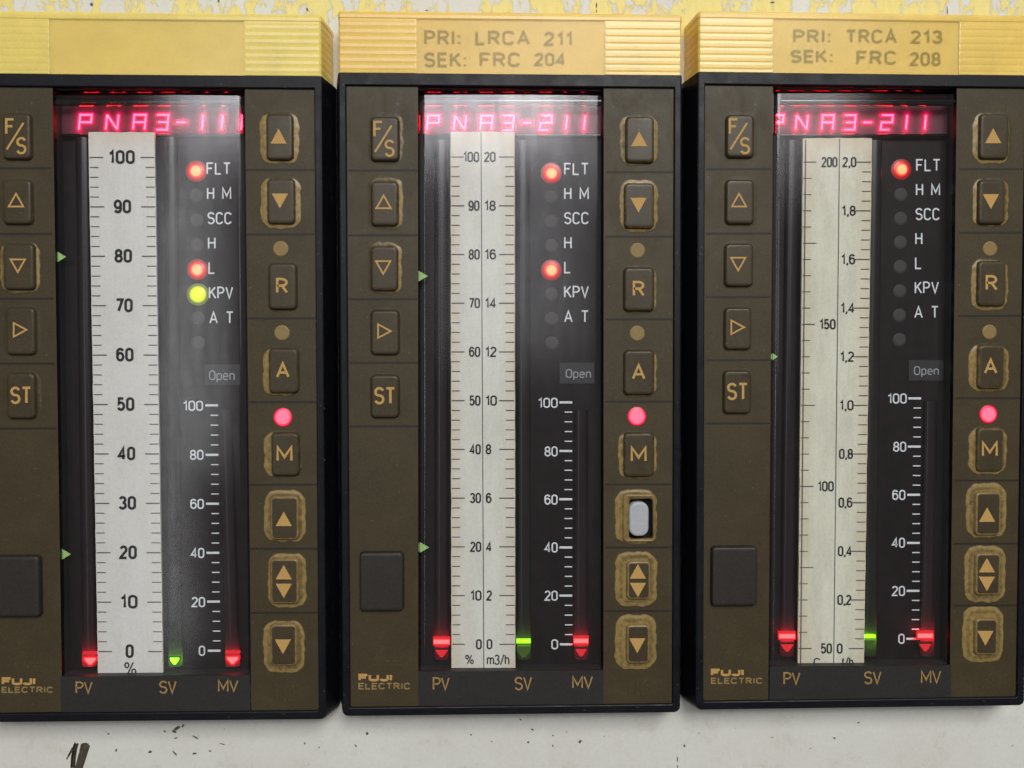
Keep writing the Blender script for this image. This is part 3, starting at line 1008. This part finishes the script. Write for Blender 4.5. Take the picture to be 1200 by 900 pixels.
    fs = [[jz*(nbx+1)+ix, (jz+1)*(nbx+1)+ix, (jz+1)*(nbx+1)+ix+1, jz*(nbx+1)+ix+1] for jz in range(nbz) for ix in range(nbx)]
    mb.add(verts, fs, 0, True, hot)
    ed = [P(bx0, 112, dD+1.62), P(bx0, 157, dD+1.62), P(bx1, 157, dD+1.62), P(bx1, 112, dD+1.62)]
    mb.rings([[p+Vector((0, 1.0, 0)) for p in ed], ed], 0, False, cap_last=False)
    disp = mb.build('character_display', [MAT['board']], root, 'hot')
    for (chx, px) in c['chars']:
        mb = MB()
        for st in SEG[chx]:
            pp = []
            for (a, b_) in st:
                sl = 0.12*(b_-.5)
                pp.append((px+(a-.5)*cw+sl*cw, cbot+(ctop-cbot)*b_))
            mb.ribbon([P(x, y, dD+.6) for x, y in pp], 4.8, 1)
            mb.ribbon([P(x, y, dD) for x, y in pp], 2.0, 0)
        mb.build('lit_character', [MAT['seg'], MAT['seg_rim']], disp)
    # rounded glossy bars framing the characters
    mb = MB()
    def bar_h(y, x0, x1, r, d):
        a, b_ = P(x0, y, d), P(x1, y, d)
        n = 18
        R = []
        for e in (a, b_):
            R.append([Vector((e.x, e.y+r*math.cos(2*math.pi*k/n), e.z+r*math.sin(2*math.pi*k/n))) for k in range(n)])
        mb.rings(R, 0, True, cap_first=True)
    def bar_v(x, y0, y1, r, d):
        a, b_ = P(x, y0, d), P(x, y1, d)
        n = 18
        R = []
        for e in (a, b_):
            R.append([Vector((e.x+r*math.cos(2*math.pi*k/n), e.y+r*math.sin(2*math.pi*k/n), e.z)) for k in range(n)])
        mb.rings(R, 0, True, cap_first=True)
    w0, w1 = c['window'][0], c['window'][1]
    bar_h(w0[1]+.6, w0[0]+1, w1[0]-1, 7.0, 12)
    bar_h(119.8, bx0+1, bx1-1, 4.5, 8.5)
    bar_h(158.8, bx0+1, bx1-1, 2.0, 18.4)
    bar_v(w0[0]-2.4, 112, 158, 5, 9.4)
    bar_v(w1[0]+3.4, 112, 158, 5, 9.4)
    mb.build('display_frame', [MAT['mirror']], disp)

    # ---- bargraph light guides and the lit pointers at their foot
    dG = 22.0
    for (xt, yt, xb, yb, col, r, mode) in c['guides']:
        mb = MB()
        a, b_ = P(xt, yt, dG), P(xb, yb, dG)
        n, nr_ = 12, 150
        ptr = min(c['pointers'], key=lambda p: abs(p[0]-xb))
        rows, hot = [], []
        for k in range(nr_+1):
            t = k/nr_
            e = a*(1-t)+b_*t
            dist = ptr[1]-(yt+(yb-yt)*t)
            if mode == 0:
                lv = 1.1*math.exp(-abs(dist+1)/5.0)+.09*math.exp(-abs(dist)/11.0)+(.004*math.exp(-dist/90.0) if dist > 0 else 0)  # painted glow along the guide, fading away from the pointer
            rows += [Vector((e.x-r*math.cos(math.pi*w_/n), e.y-0.55*r*math.sin(math.pi*w_/n), e.z)) for w_ in range(n+1)]
            hot += [lv*(1.0 if col == 'red' else .6)]*(n+1)
        fs = []
        nn = n+1
        for k in range(nr_):
            for w_ in range(n):
                fs.append([k*nn+w_, k*nn+w_+1, (k+1)*nn+w_+1, (k+1)*nn+w_])
        mb.add(rows, fs, 0, True, hot)
        mb.build('bargraph', [MAT['guide_'+col]], root, 'hot')
    for (px, py, w, col, mode) in c['pointers']:
        dP = dG-8
        mb = MB()
        bright, dim = (MAT['bar_red'], MAT['bar_red_dim']) if col == 'red' else (MAT['bar_green'], MAT['bar_green_dim'])
        def slab(pts, mat, d, th):
            f = [P(x, y, d) for x, y in pts]
            bk = [p+Vector((0, th, 0)) for p in f]
            mb.rings([bk, f], mat, False)
        h = w/2
        if mode == 'bar':        # bright bar on top, faint triangle below
            slab([(px-h-1, py-6), (px-h-1, py+4), (px+h+1, py+4), (px+h+1, py-6)], 1, dP+.8, 3)
            slab([(px-h, py-2.6), (px-h, py+2.0), (px+h, py+2.0), (px+h, py-2.6)], 0, dP, 3)
            slab([(px-h, py+7), (px-h*.95, py+11), (px-2, py+19), (px+2, py+19), (px+h*.95, py+11), (px+h, py+7)], 2, dP+.4, 3)
            if col == 'red':
                slab([(px-h*.8, py+9.2), (px-h*.75, py+10.8), (px-1.5, py+17.6), (px+1.5, py+17.6), (px+h*.75, py+10.8), (px+h*.8, py+9.2)], 1, dP-.2, .5)
        elif mode == 'thin':
            slab([(px-h, py-1.6), (px-h, py+1.4), (px+h, py+1.4), (px+h, py-1.6)], 0, dP, 3)
            slab([(px-h, py+5), (px-2, py+14), (px+2, py+14), (px+h, py+5)], 2, dP+.4, 3)
        else:                    # dim bar on top, bright triangle below
            slab([(px-h, py-6.2), (px-h, py-3), (px+h, py-3), (px+h, py-6.2)], 1, dP+.4, 3)
            slab([(px-h, py+0), (px-h, py+4), (px-2, py+11), (px+2, py+11), (px+h, py+4), (px+h, py+0)], 1, dP+.6, 3)
            slab([(px-h*.75, py+1.2), (px-h*.7, py+3.6), (px-1.2, py+8.6), (px+1.2, py+8.6), (px+h*.7, py+3.6), (px+h*.75, py+1.2)], 0, dP, 1)
        o = mb.build('lit_pointer', [bright, dim, MAT['bar_dark'] if col == 'red' else MAT['bar_green_dim']], root)
        o['label'] = 'lit %s pointer at zero' % col

    # ---- scale strip
    dS = 13.0
    sq = c['strip']
    mb = MB()
    f = quad(sq)
    nzs, nxs = 60, 8
    verts, at = [], []
    for j in range(nzs+1):
        for i in range(nxs+1):
            s_, t_ = i/nxs, j/nzs
            x, y = f(s_, t_)
            if i in (0, nxs):
                x += random.uniform(-.25, .25)
            if j == 0:
                y += random.uniform(-.6, .3)
            verts.append(P(x, y, dS))
            e = max(0.0, 1-min(s_, 1-s_)/.25)*(.9 if idx else .25)
            e = max(e, max(0, 1-t_/.035)*.75)
            at.append(e*c['stain'])
    fs = []
    for j in range(nzs):
        for i in range(nxs):
            a0 = j*(nxs+1)+i
            fs.append([a0, a0+nxs+1, a0+nxs+2, a0+1])
    mb.add(verts, fs, 0, False, at)
    # card thickness
    ed = [P(*f(0, 0), dS+.02), P(*f(0, 1), dS+.02), P(*f(1, 1), dS+.02), P(*f(1, 0), dS+.02)]
    bk = [p+Vector((0, 3.0, 0)) for p in ed]
    mb.rings([bk, ed], 0, False, cap_last=False)
    c['print'](mb, dS-.35)
    mb.build('scale_strip', [MAT['paper'][idx], MAT['black_ink'], MAT['thin_ink']], root, 'stain')

    # green limit markers
    for (px, py, w, h) in c['markers']:
        mb = MB()
        pts = [(px-w*.5, py-h/2), (px-w*.5, py+h/2), (px+w*.5, py)]
        bkp = [P(x, y, 11.0) for x, y in pts]
        fr = [P(x, y, 8.5) for x, y in pts]
        mb.rings([bkp, fr], 0, False)
        mb.poly([P(*p, 10) for p in ((px-w*.5-3.5, py-h*.42), (px-w*.5-3.5, py+h*.38), (px-w*.5-.4, py+h*.38), (px-w*.5-.4, py-h*.42))], 0)
        mb.build('limit_marker', [MAT['marker']], root)

    # ---- clear cover with rolled side edges
    mb = MB()
    z_t0, z_t1 = q[0].z-8.5, q[1].z-8.5
    R = 9.0
    def cover_row(xa, xb, z0, z1, dd):
        row = []
        m = 18
        for k in range(m+1):
            a = math.radians(90*k/m)
            row.append(Vector((xa+0.6+R*(1-math.cos(a)), dd+R*.75*(1-math.sin(a)), z0)))
        for k in range(1, 10):
            t = k/10
            row.append(Vector((xa+.6+R+(xb-xa-1.2-2*R)*t, dd-1.6*math.sin(math.pi*t), z0+(z1-z0)*t)))
        for k in range(m+1):
            a = math.radians(90-90*k/m)
            row.append(Vector((xb-.6-R*(1-math.cos(a)), dd+R*.75*(1-math.sin(a)), z1)))
        return row
    rows = []
    for k in range(41):
        t = k/40
        xa = q[0].x*(1-t)+q[3].x*t
        xb = q[1].x*(1-t)+q[2].x*t
        z0 = z_t0*(1-t)+(q[3].z+.8)*t
        z1 = z_t1*(1-t)+(q[2].z+.8)*t
        rows.append(cover_row(xa, xb, z0, z1, 1.2))
    m = len(rows[0])
    vs_ = [p for r in rows for p in r]
    fs = []
    for j in range(len(rows)-1):
        for i in range(m-1):
            fs.append([j*m+i, (j+1)*m+i, (j+1)*m+i+1, j*m+i+1])
    mb.add(vs_, fs, 0, True)
    mb.build('display_cover', [MAT['cover']], root)
    return root

MAT['tan_dim2'] = grain_mat('ochre_band_ink', (0.36, 0.225, 0.085), 0.6, 0.15, 3000, 0.2, bs=0)

# ------------------------------------------------------------------ the three instruments
def tri_up(x, y, w, h):
    return [(x, y-h/2), (x-w/2, y+h/2), (x+w/2, y+h/2)]
def tri_dn(x, y, w, h):
    return [(x, y+h/2), (x+w/2, y-h/2), (x-w/2, y-h/2)]
def tri_rt(x, y, w, h):
    return [(x-w/2, y-h/2), (x-w/2, y+h/2), (x+w/2, y)]

def left_keys(fs, up, dn, rt, st, wears):
    ks = []
    cx, cy = (fs[0]+fs[1])/2, (fs[2]+fs[3])/2
    ks.append(dict(box=fs, label='key marked F/S', legend=[('t', 'F', cx-13.5, cx-2.5, cy-21, cy-1.5, 2.7), ('l', cx-11.5, cy+15.5, cx+8, cy-15.5, 2.3), ('t', 'S', cx-.5, cx+11.5, cy+1, cy+21.5, 2.7)]))
    cx, cy = (up[0]+up[1])/2, (up[2]+up[3])/2
    ks.append(dict(box=up, label='key with an outlined up triangle', legend=[('o', tri_up(cx-1.2, cy-2, 17, 15))]))
    cx, cy = (dn[0]+dn[1])/2, (dn[2]+dn[3])/2
    ks.append(dict(box=dn, label='key with an outlined down triangle', legend=[('o', tri_dn(cx-1.2, cy-1, 17, 15))]))
    cx, cy = (rt[0]+rt[1])/2, (rt[2]+rt[3])/2
    ks.append(dict(box=rt, label='key with an outlined right triangle', legend=[('o', tri_rt(cx-.5, cy-1.5, 15, 16))]))
    cx, cy = (st[0]+st[1])/2, (st[2]+st[3])/2
    ks.append(dict(box=st, label='key marked ST', legend=[('t', 'ST', cx-12.5, cx+12.5, cy-11, cy+9.5, 2.9)]))
    for k, (ring, wear, edge) in zip(ks, wears):
        b = k['box']
        k['ring'] = (b[0]-ring[0], b[1]+ring[1], b[2]-ring[2], b[3]+ring[3])
        k['wear'], k['edge'] = wear, edge
    return ks

def right_keys(boxes, rings, wears, edges, broken=None, broken_plunger=None):
    names = ['key with a filled up triangle', 'key with a filled down triangle', 'key marked R', 'key marked A', 'key marked M', 'lower key with an up triangle', 'key with up and down triangles', 'lower key with a down triangle']
    ks = []
    for i, b in enumerate(boxes):
        cx, cy = (b[0]+b[1])/2, (b[2]+b[3])/2
        k = dict(box=b, label=names[i], ring=rings[i], wear=tuple(min(1.0, v*(1.25 if i < 5 else 1.08)) for v in wears[i]), edge=edges[i])
        if i == 0:
            k['legend'] = [('p', tri_up(cx-1, cy-1, 19, 17.5))]
        elif i == 1:
            k['legend'] = [('p', tri_dn(cx-1, cy-.5, 19, 17.5))]
        elif i in (2, 3, 4):
            ww = (14, 16, 19)[i-2]
            k['legend'] = [('t', 'RAM'[i-2], cx-ww/2-.6, cx+ww/2-.6, cy-10, cy+8.5, 2.9)]
        elif i == 5:
            k['legend'] = [('p', tri_up(cx-1, cy+1, 19, 17))]
        elif i == 6:
            k['legend'] = [('p', tri_up(cx-1, cy-10.5, 19, 17)), ('p', tri_dn(cx-1, cy+11.5, 19, 17))]
        else:
            k['legend'] = [('p', tri_dn(cx-1, cy+2, 19, 17.5))]
        if broken == i:
            k['broken'] = True
            k['plunger'] = broken_plunger
        ks.append(k)
    return ks

def lerp(a, b, t):
    return a+(b-a)*t

# --- left: one percent scale
def print_left(mb, d):
    q = quad(((103.5, 155), (181, 155), (191, 794), (115, 794)))
    y100, y0 = 184.5, 763.5
    for i in range(51):
        v = 100-2*i
        y = lerp(y100, y0, i/50)
        t = (y-155)/(794-155)
        xl, xr = q(0, t)[0], q(1, t)[0]
        major = v % 10 == 0
        line(mb, xl+.8, y, xl+(17 if major else 11), y, d, 1.3 if major else 1.05, 2)
        line(mb, xr-(17 if major else 11), y, xr-.6, y, d, 1.3 if major else 1.05, 2)
        if major:
            cx = lerp(142.5, 152, i/50)
            w = {1: 9.5, 2: 20.5, 3: 31}[len(str(v))]
            text(mb, str(v), cx-w/2, cx+w/2, y-8.6, y+7.6, d, 3.0, 1, gap=.26)
    text(mb, '%', 145.5, 160, 775.5, 791, d, 1.6, 1)

def print_pair(mb, d, sq, y100, y0, mid, left_vals, right_vals, ltick, rtick, units):
    q = quad(sq)
    yt, yb = sq[0][1], sq[3][1]
    ml = lambda y: lerp(mid[0], mid[1], (y-yt)/(yb-yt))
    line(mb, ml(yt+.6), yt+.6, ml(yb-.6), yb-.6, d, 1.0, 2)
    nl, lmaj, lmid = ltick
    for i in range(nl+1):
        y = lerp(y100, y0, i/nl)
        xl = q(0, (y-yt)/(yb-yt))[0]
        L = 16 if i % lmaj == 0 else (17 if lmid and i % lmid == 0 else 10.5)
        line(mb, xl+.9, y, xl+L, y, d, 1.3 if i % lmaj == 0 else 1.05, 2)
    nr_, rmaj = rtick
    for i in range(nr_+1):
        y = lerp(y100, y0, i/nr_)
        xr = q(1, (y-yt)/(yb-yt))[0]
        L = 18.5 if i % rmaj == 0 else 11
        line(mb, xr-L, y, xr-.7, y, d, 1.3 if i % rmaj == 0 else 1.05, 2)
    for s, t in left_vals:
        y = lerp(y100, y0, t)
        x1 = ml(y)-2.2
        w = {1: 6.8, 2: 13.2, 3: 19}[len(s)]
        text(mb, s, x1-w, x1, y-6.2, y+6.0, d, 1.9, 1, gap=.22)
    for s, t in right_vals:
        y = lerp(y100, y0, t)
        x0 = ml(y)+3.4
        w = (16.5 if ',' in s else {1: 6.8, 2: 13.6}[len(s)])
        text(mb, s, x0, x0+w, y-6.2, y+6.0, d, 1.9, 1, gap=.20)
    for (s, x0, x1, y0_, y1_) in units:
        text(mb, s, x0, x1, y0_, y1_, d, 1.45, 1, gap=.16)

SQ1 = ((528, 154.5), (603, 154.5), (604, 786.5), (529, 786.5))
SQ2 = ((941, 162), (1022, 162), (1012.5, 780), (935, 780))
def print_mid(mb, d):
    print_pair(mb, d, SQ1, 184, 755, (563.7, 567), [(str(100-10*i), i/10) for i in range(11)], [(str(20-2*i), i/10) for i in range(11)], (50, 5, 0), (50, 5),
               [('%', 545, 555.5, 767, 778.5), ('m3/h', 570.5, 597, 767, 779)])
    line(mb, 529.5, 783, 603, 783, d, .8, 2)
def print_right(mb, d):
    print_pair(mb, d, SQ2, 190, 760, (984, 977), [('200', 0), ('150', 1/3), ('100', 2/3), ('50', 1)], [(('%.1f' % (2-.2*i)).replace('.', ',') if i < 10 else '0', i/10) for i in range(11)],
               (30, 10, 5), (50, 5), [('C', 953.5, 961.5, 771, 781), ('t/h', 986, 1000, 770, 781)])
    # dark line along the card's left margin
    line(mb, 944.2, 164, 938.2, 778, d, 1.3, 2)

ST = ['FLT', 'H M', 'SCC', 'H', 'L', 'KPV', 'A T']
def status(x, xs, y0, dy, widths):
    out = []
    for i, s in enumerate(ST):
        xx = x+xs*i
        out.append((s, xx, xx+widths[i], y0+dy*i-7.2, y0+dy*i+7.2))
    return out

RW_LIGHT = (.35, .3, .15, .15)
c_left = dict(
    label='controller with a blank yellow nameplate, percent scale and lit yellow lamp', tags=[],
    plate=((-26, 101), (367.7, 104), (373, 833), (-12, 836.5)),
    window=((60, 102), (286, 103), (293, 791), (70.5, 793)), wbot=((71.5, 835.6), (293.7, 833.8)),
    left_keys=left_keys((3, 36, 133, 186), (3, 37, 211, 262), (4, 40, 286, 339), (7, 41, 361, 415), (8, 41, 438, 490),
        [((5, 5, 4, 5), (.2, .25, .1, .2), .15), ((4, 5, 4, 4), (.05, .35, .1, .1), .25), ((5, 8, 4, 5), (.55, .7, .2, .45), .3), ((4, 8, 4, 4), (.1, .3, .1, .1), .15), ((4, 9, 4, 4), (.1, .35, .2, .1), .15)]),
    right_keys=right_keys([(312, 343, 134, 187), (313, 345, 210, 262), (315, 347, 309, 362), (315, 349, 409, 460), (318, 350, 508, 557), (317, 350, 582, 632), (317, 350, 655, 707), (317, 348, 732, 780)],
        [(304, 351, 131, 192), (305, 353, 207, 268), (312, 350, 306, 365), (308, 351, 407, 464), (309, 354, 505, 560), (309, 359, 574, 635), (313, 360, 648, 712), (308, 358, 727, 788)],
        [(.8, .8, .2, .6), (.85, .9, .2, .7), (.1, .1, .1, .1), (.75, .25, .2, .4), (.75, .35, .15, .15), (.8, .7, .7, .6), (.6, .75, .7, .65), (.85, .7, .6, .75)],
        [.35, .4, .1, .4, .35, .7, .8, .75]),
    ldiv=[(-22, 60, 197), (-21, 61, 274), (-19, 63, 350), (-18, 64, 426), (-17, 66, 502)],
    rdiv=[(288, 368, 199), (288.5, 369, 274.5), (289.5, 370, 373), (290.5, 371, 471), (291.5, 371, 568), (292, 372, 643), (292.7, 372, 718)],
    lamps=[(329, 291.5, 9, 0), (330.5, 390, 9, 0), (331.5, 489, 9.6, 1)],
    blank=(-24, 47.5, 652, 722), badge=(2, 42, 62.5, 793.5, 803, 804.5, 812),
    bottom_text=[('PV', 88.5, 108.5, 798.5, 813), ('SV', 186.5, 207, 797.5, 813), ('MV', 255.5, 279.5, 796.5, 811)],
    status=status(242, .55, 197.5, 29.1, (28.5, 28.5, 28.5, 9, 8, 28.5, 28.5)),
    mv_num=[(100, 214.5, 238, 475.5), (80, 222.5, 238.5, 533), (60, 223, 239, 590.5), (40, 223.5, 239.5, 648), (20, 224.5, 240.5, 705.5), (0, 233, 240.5, 762.5)],
    mv_tick=[(240.5, 255.5, 475), (241, 256, 533), (241.5, 256.5, 590.3), (242, 257, 647.8), (242.7, 257.7, 705), (243.5, 258.5, 762.5)],
    open=(240.5, 281.5, 427, 451), open_text=(245, 275, 434, 445.5),
    leds=[(230, 200.5, 'red'), (230, 229, 0), (230.3, 258, 0), (230.8, 287, 0), (231.5, 316, 'red'), (232, 345, 'yellow'), (232, 373, 0), (232.5, 402, 0)],
    cell=(13.5, 17.5), crow=(134.5, 152),
    chars=[('P', 100), ('N', 131.5), ('A', 163.5), ('3', 190), ('-', 212), ('1', 236), ('1', 259), ('1', 282)],
    guides=[(97, 160, 105, 780, 'red', 8.4, 0), (200, 160, 206, 780, 'green', 8.2, 0), (264, 480, 273, 780, 'red', 8.4, 0)],
    pointers=[(105.5, 770, 17, 'red', 'tri'), (204.5, 770, 14, 'green', 'tri'), (272.5, 769, 17, 'red', 'tri')],
    strip=((103.5, 155), (181, 155), (191, 794), (115, 794)), stain=.7, print=print_left,
    markers=[(72.3, 301, 10, 12.5), (78, 649.5, 10.5, 12.5)])

c_mid = dict(
    label='controller tagged LRCA 211 whose torn key bares a grey plunger', 
    tags=[('PRI:', 497, 540, 35.5, 53), ('LRCA', 557, 621, 36, 53), ('211', 637.5, 671, 37.5, 54), ('SEK:', 497, 547, 61.5, 79), ('FRC', 562, 610, 61.5, 78.5), ('204', 626, 663, 62, 77.5)],
    plate=((405.5, 100), (790, 103), (788, 825), (410.5, 829.3)),
    window=((489.5, 102), (708, 103), (707.5, 785.5), (490, 787)), wbot=((490, 828.6), (707.5, 826)),
    left_keys=left_keys((435, 467, 137, 188), (435.5, 466, 213, 264), (435, 465.5, 289, 340), (435, 467, 364, 415), (435, 467, 440, 489),
        [((4, 6, 5, 5), (.2, .5, .3, .25), .3), ((4, 7, 6, 5), (.25, .75, .45, .35), .4), ((4, 6, 6, 5), (.2, .7, .5, .4), .4), ((3, 4, 3, 3), (.05, .1, .1, .1), .12), ((3, 4, 3, 3), (.05, .1, .1, .1), .12)]),
    right_keys=right_keys([(734, 766, 137, 190), (732.5, 766, 215, 267), (732, 766, 314, 364), (732, 766, 411, 462), (732, 766, 508, 558), (731, 768, 580, 635), (735, 762, 658, 702), (734.5, 761, 732.5, 777)],
        [(726, 771, 134, 194), (726, 771, 210, 272), (729, 770, 311, 368), (728, 770, 409, 466), (724, 770, 505, 562), (721, 770, 573, 637), (720.5, 770, 646, 711), (720.5, 769.5, 720, 784)],
        [(.5, .7, .3, .4), (.5, .65, .55, .5), (.1, .45, .2, .3), (.15, .5, .2, .3), (.6, .55, .2, .3), (.9, .6, .65, .65), (.85, .75, .7, .75), (.95, .8, .85, .75)],
        [.4, .45, .25, .3, .4, .9, .9, .95], broken=5, broken_plunger=(737, 759.5, 588, 627.5)),
    ldiv=[(407.5, 489, 199.5), (408, 489, 275.5), (408.5, 489, 350.3), (409, 489.5, 425), (409.5, 489.5, 499.5)],
    rdiv=[(710, 789.5, 201.5), (710, 789.5, 277), (710, 789, 374), (709.5, 789, 470.5), (709.5, 788.7, 567.5), (709.3, 788.5, 641.5), (709, 788.5, 716)],
    lamps=[(747, 293.5, 9, 0), (746.7, 390.5, 9, 0), (746.3, 488, 9.8, 1)],
    blank=(422, 472.5, 647.5, 715), badge=(420, 460, 481, 789.5, 798.5, 800, 808),
    bottom_text=[('PV', 507, 527, 793.5, 809), ('SV', 603, 623.5, 793, 809), ('MV', 670.5, 695, 792, 807)],
    status=status(661, 0, 198, 28.8, (29, 29, 29, 9, 8, 29, 29)),
    mv_num=[(100, 630.5, 653.5, 472), (80, 638, 653.5, 529), (60, 638, 653.5, 585.5), (40, 638, 653.5, 641.5), (20, 638, 653.5, 698), (0, 646, 654, 755)],
    mv_tick=[(655.5, 670.5, 471.5), (655.5, 670.5, 528.5), (655.5, 670.5, 585), (655.5, 670.5, 641.5), (655.5, 670.5, 698), (656, 671, 755)],
    open=(656, 696.5, 425, 449.5), open_text=(663, 692.5, 432.5, 443),
    leds=[(646, 203, 'red'), (646, 231, 0), (646, 259.5, 0), (646, 288, 0), (646, 316.5, 'red'), (646, 345, 0), (646.5, 373.5, 0), (646.5, 402, 0)],
    cell=(13, 17), crow=(135.5, 152.5),
    chars=[('P', 507.5), ('N', 539), ('A', 570), ('3', 595), ('-', 617.5), ('2', 639.5), ('1', 662.5), ('1', 683.5)],
    guides=[(517, 165, 517.5, 772, 'red', 8.4, 0), (613, 165, 614, 772, 'green', 8.2, 0), (681, 480, 681, 772, 'red', 8.4, 0)],
    pointers=[(517.5, 752.5, 18, 'red', 'bar'), (613.5, 751.5, 16, 'green', 'bar'), (681, 751.5, 16, 'red', 'bar')],
    strip=SQ1, stain=.8, print=print_mid,
    markers=[(496, 323.5, 11, 12.5), (497.5, 641.5, 11, 12.5)])

c_right = dict(
    label='controller tagged TRCA 213 with the yellowed strip reading 200 down to 50',
    tags=[('PRI:', 929.5, 974, 34.5, 50.5), ('TRCA', 991, 1051, 34.5, 51), ('213', 1067, 1104.5, 35.5, 51.5), ('SEK:', 926.5, 976, 58.5, 74), ('FRC', 1003.5, 1051, 59.5, 76), ('208', 1066, 1102.5, 61, 77.5)],
    plate=((826.7, 99), (1203, 103), (1192, 817), (824.7, 822)),
    window=((907, 100.5), (1123, 101.5), (1115, 779.5), (902, 781)), wbot=((901.3, 821), (1114.5, 818.2)),
    left_keys=left_keys((852, 883, 135, 184), (851.5, 883, 211, 262), (850.5, 882, 286, 335), (850, 880, 361, 409), (849, 879.5, 435, 484),
        [((4, 4, 4, 4), (.2, .25, .2, .25), .25), ((4, 4, 4, 4), (.1, .1, .1, .35), .15), ((4, 4, 4, 4), (.1, .1, .1, .1), .12), ((3, 3, 3, 3), (.05, .05, .05, .05), .1), ((3, 3, 3, 3), (.05, .05, .05, .05), .1)]),
    right_keys=right_keys([(1149, 1181, 134, 186), (1147.5, 1177, 211.5, 262), (1147, 1178, 306.5, 358), (1147, 1176, 405, 455), (1146, 1175, 502, 552), (1143.5, 1172, 577, 627), (1143.5, 1171.5, 648.5, 697), (1143, 1168.5, 725, 767)],
        [(1140, 1184, 131, 192), (1140, 1182, 208, 266), (1138, 1181, 303, 364), (1135, 1182, 403, 459), (1135, 1180, 500, 556), (1132, 1179, 566, 630), (1130, 1178, 639, 706), (1128, 1175.5, 710, 776)],
        [(.75, .3, .3, .6), (.7, .5, .2, .45), (.75, .5, .35, .5), (.8, .6, .35, .4), (.75, .5, .4, .6), (.8, .8, .9, .7), (.8, .8, .85, .7), (.85, .8, .85, .75)],
        [.35, .35, .4, .5, .5, .85, .85, .95]),
    ldiv=[(827.5, 906, 198), (827, 905.5, 273.5), (826.7, 905, 348), (826.5, 904.5, 422), (826, 904, 496)],
    rdiv=[(1124.5, 1203, 198), (1123.8, 1202, 272.5), (1122.5, 1200.5, 370), (1121, 1199, 466.5), (1119.5, 1197, 563), (1118.5, 1196, 637), (1117.5, 1195, 709.5)],
    lamps=[(1160, 291.5, 8.8, 0), (1159.3, 389, 8.8, 0), (1158, 485.3, 9.6, 1)],
    blank=(834.5, 886.5, 641, 709), badge=(833, 872, 893.5, 783.5, 792.5, 794, 801.5),
    bottom_text=[('PV', 918, 938, 787.5, 802.5), ('SV', 1012.5, 1033, 786.5, 802), ('MV', 1079, 1103, 785.5, 801)],
    status=status(1073.5, -.35, 193.5, 28.7, (28.5, 28.5, 28.5, 8.5, 8, 28.5, 28.5)),
    mv_num=[(100, 1040, 1062.5, 467), (80, 1046.5, 1062, 523.5), (60, 1045.5, 1061, 580), (40, 1045, 1060.5, 636), (20, 1045, 1060.5, 692.5), (0, 1052.5, 1060, 748.5)],
    mv_tick=[(1064.5, 1079.5, 466.8), (1063.8, 1078.8, 523.3), (1063.2, 1078.2, 579.8), (1062.8, 1077.8, 636.2), (1062.5, 1077.5, 692.4), (1062, 1077, 748.5)],
    open=(1065, 1105.5, 422, 446), open_text=(1071, 1100, 429, 439.5),
    leds=[(1056, 198.5, 'red'), (1055.7, 228, 0), (1055.5, 256, 0), (1055, 284, 0), (1054.8, 312.5, 0), (1054.4, 341, 0), (1054, 369.5, 0), (1054, 398, 0)],
    cell=(13, 17), crow=(135, 152),
    chars=[('P', 911), ('N', 939.5), ('A', 970), ('3', 995.5), ('-', 1016.5), ('2', 1039), ('1', 1061), ('1', 1083)],
    guides=[(929, 165, 922, 768, 'red', 8.4, 0), (1026, 165, 1019, 768, 'green', 8, 0), (1091, 470, 1086, 768, 'red', 8.4, 0)],
    pointers=[(922.5, 746, 18, 'red', 'bar'), (1019.5, 746, 13, 'green', 'thin'), (1084.5, 745.5, 17, 'red', 'bar')],
    strip=SQ2, stain=1.0, print=print_right,
    markers=[(908.5, 418, 6, 8)])

for i, c in enumerate((c_left, c_mid, c_right)):
    controller(c, i)

for o in scene.objects:
    if '_base' in o:
        del o['_base']
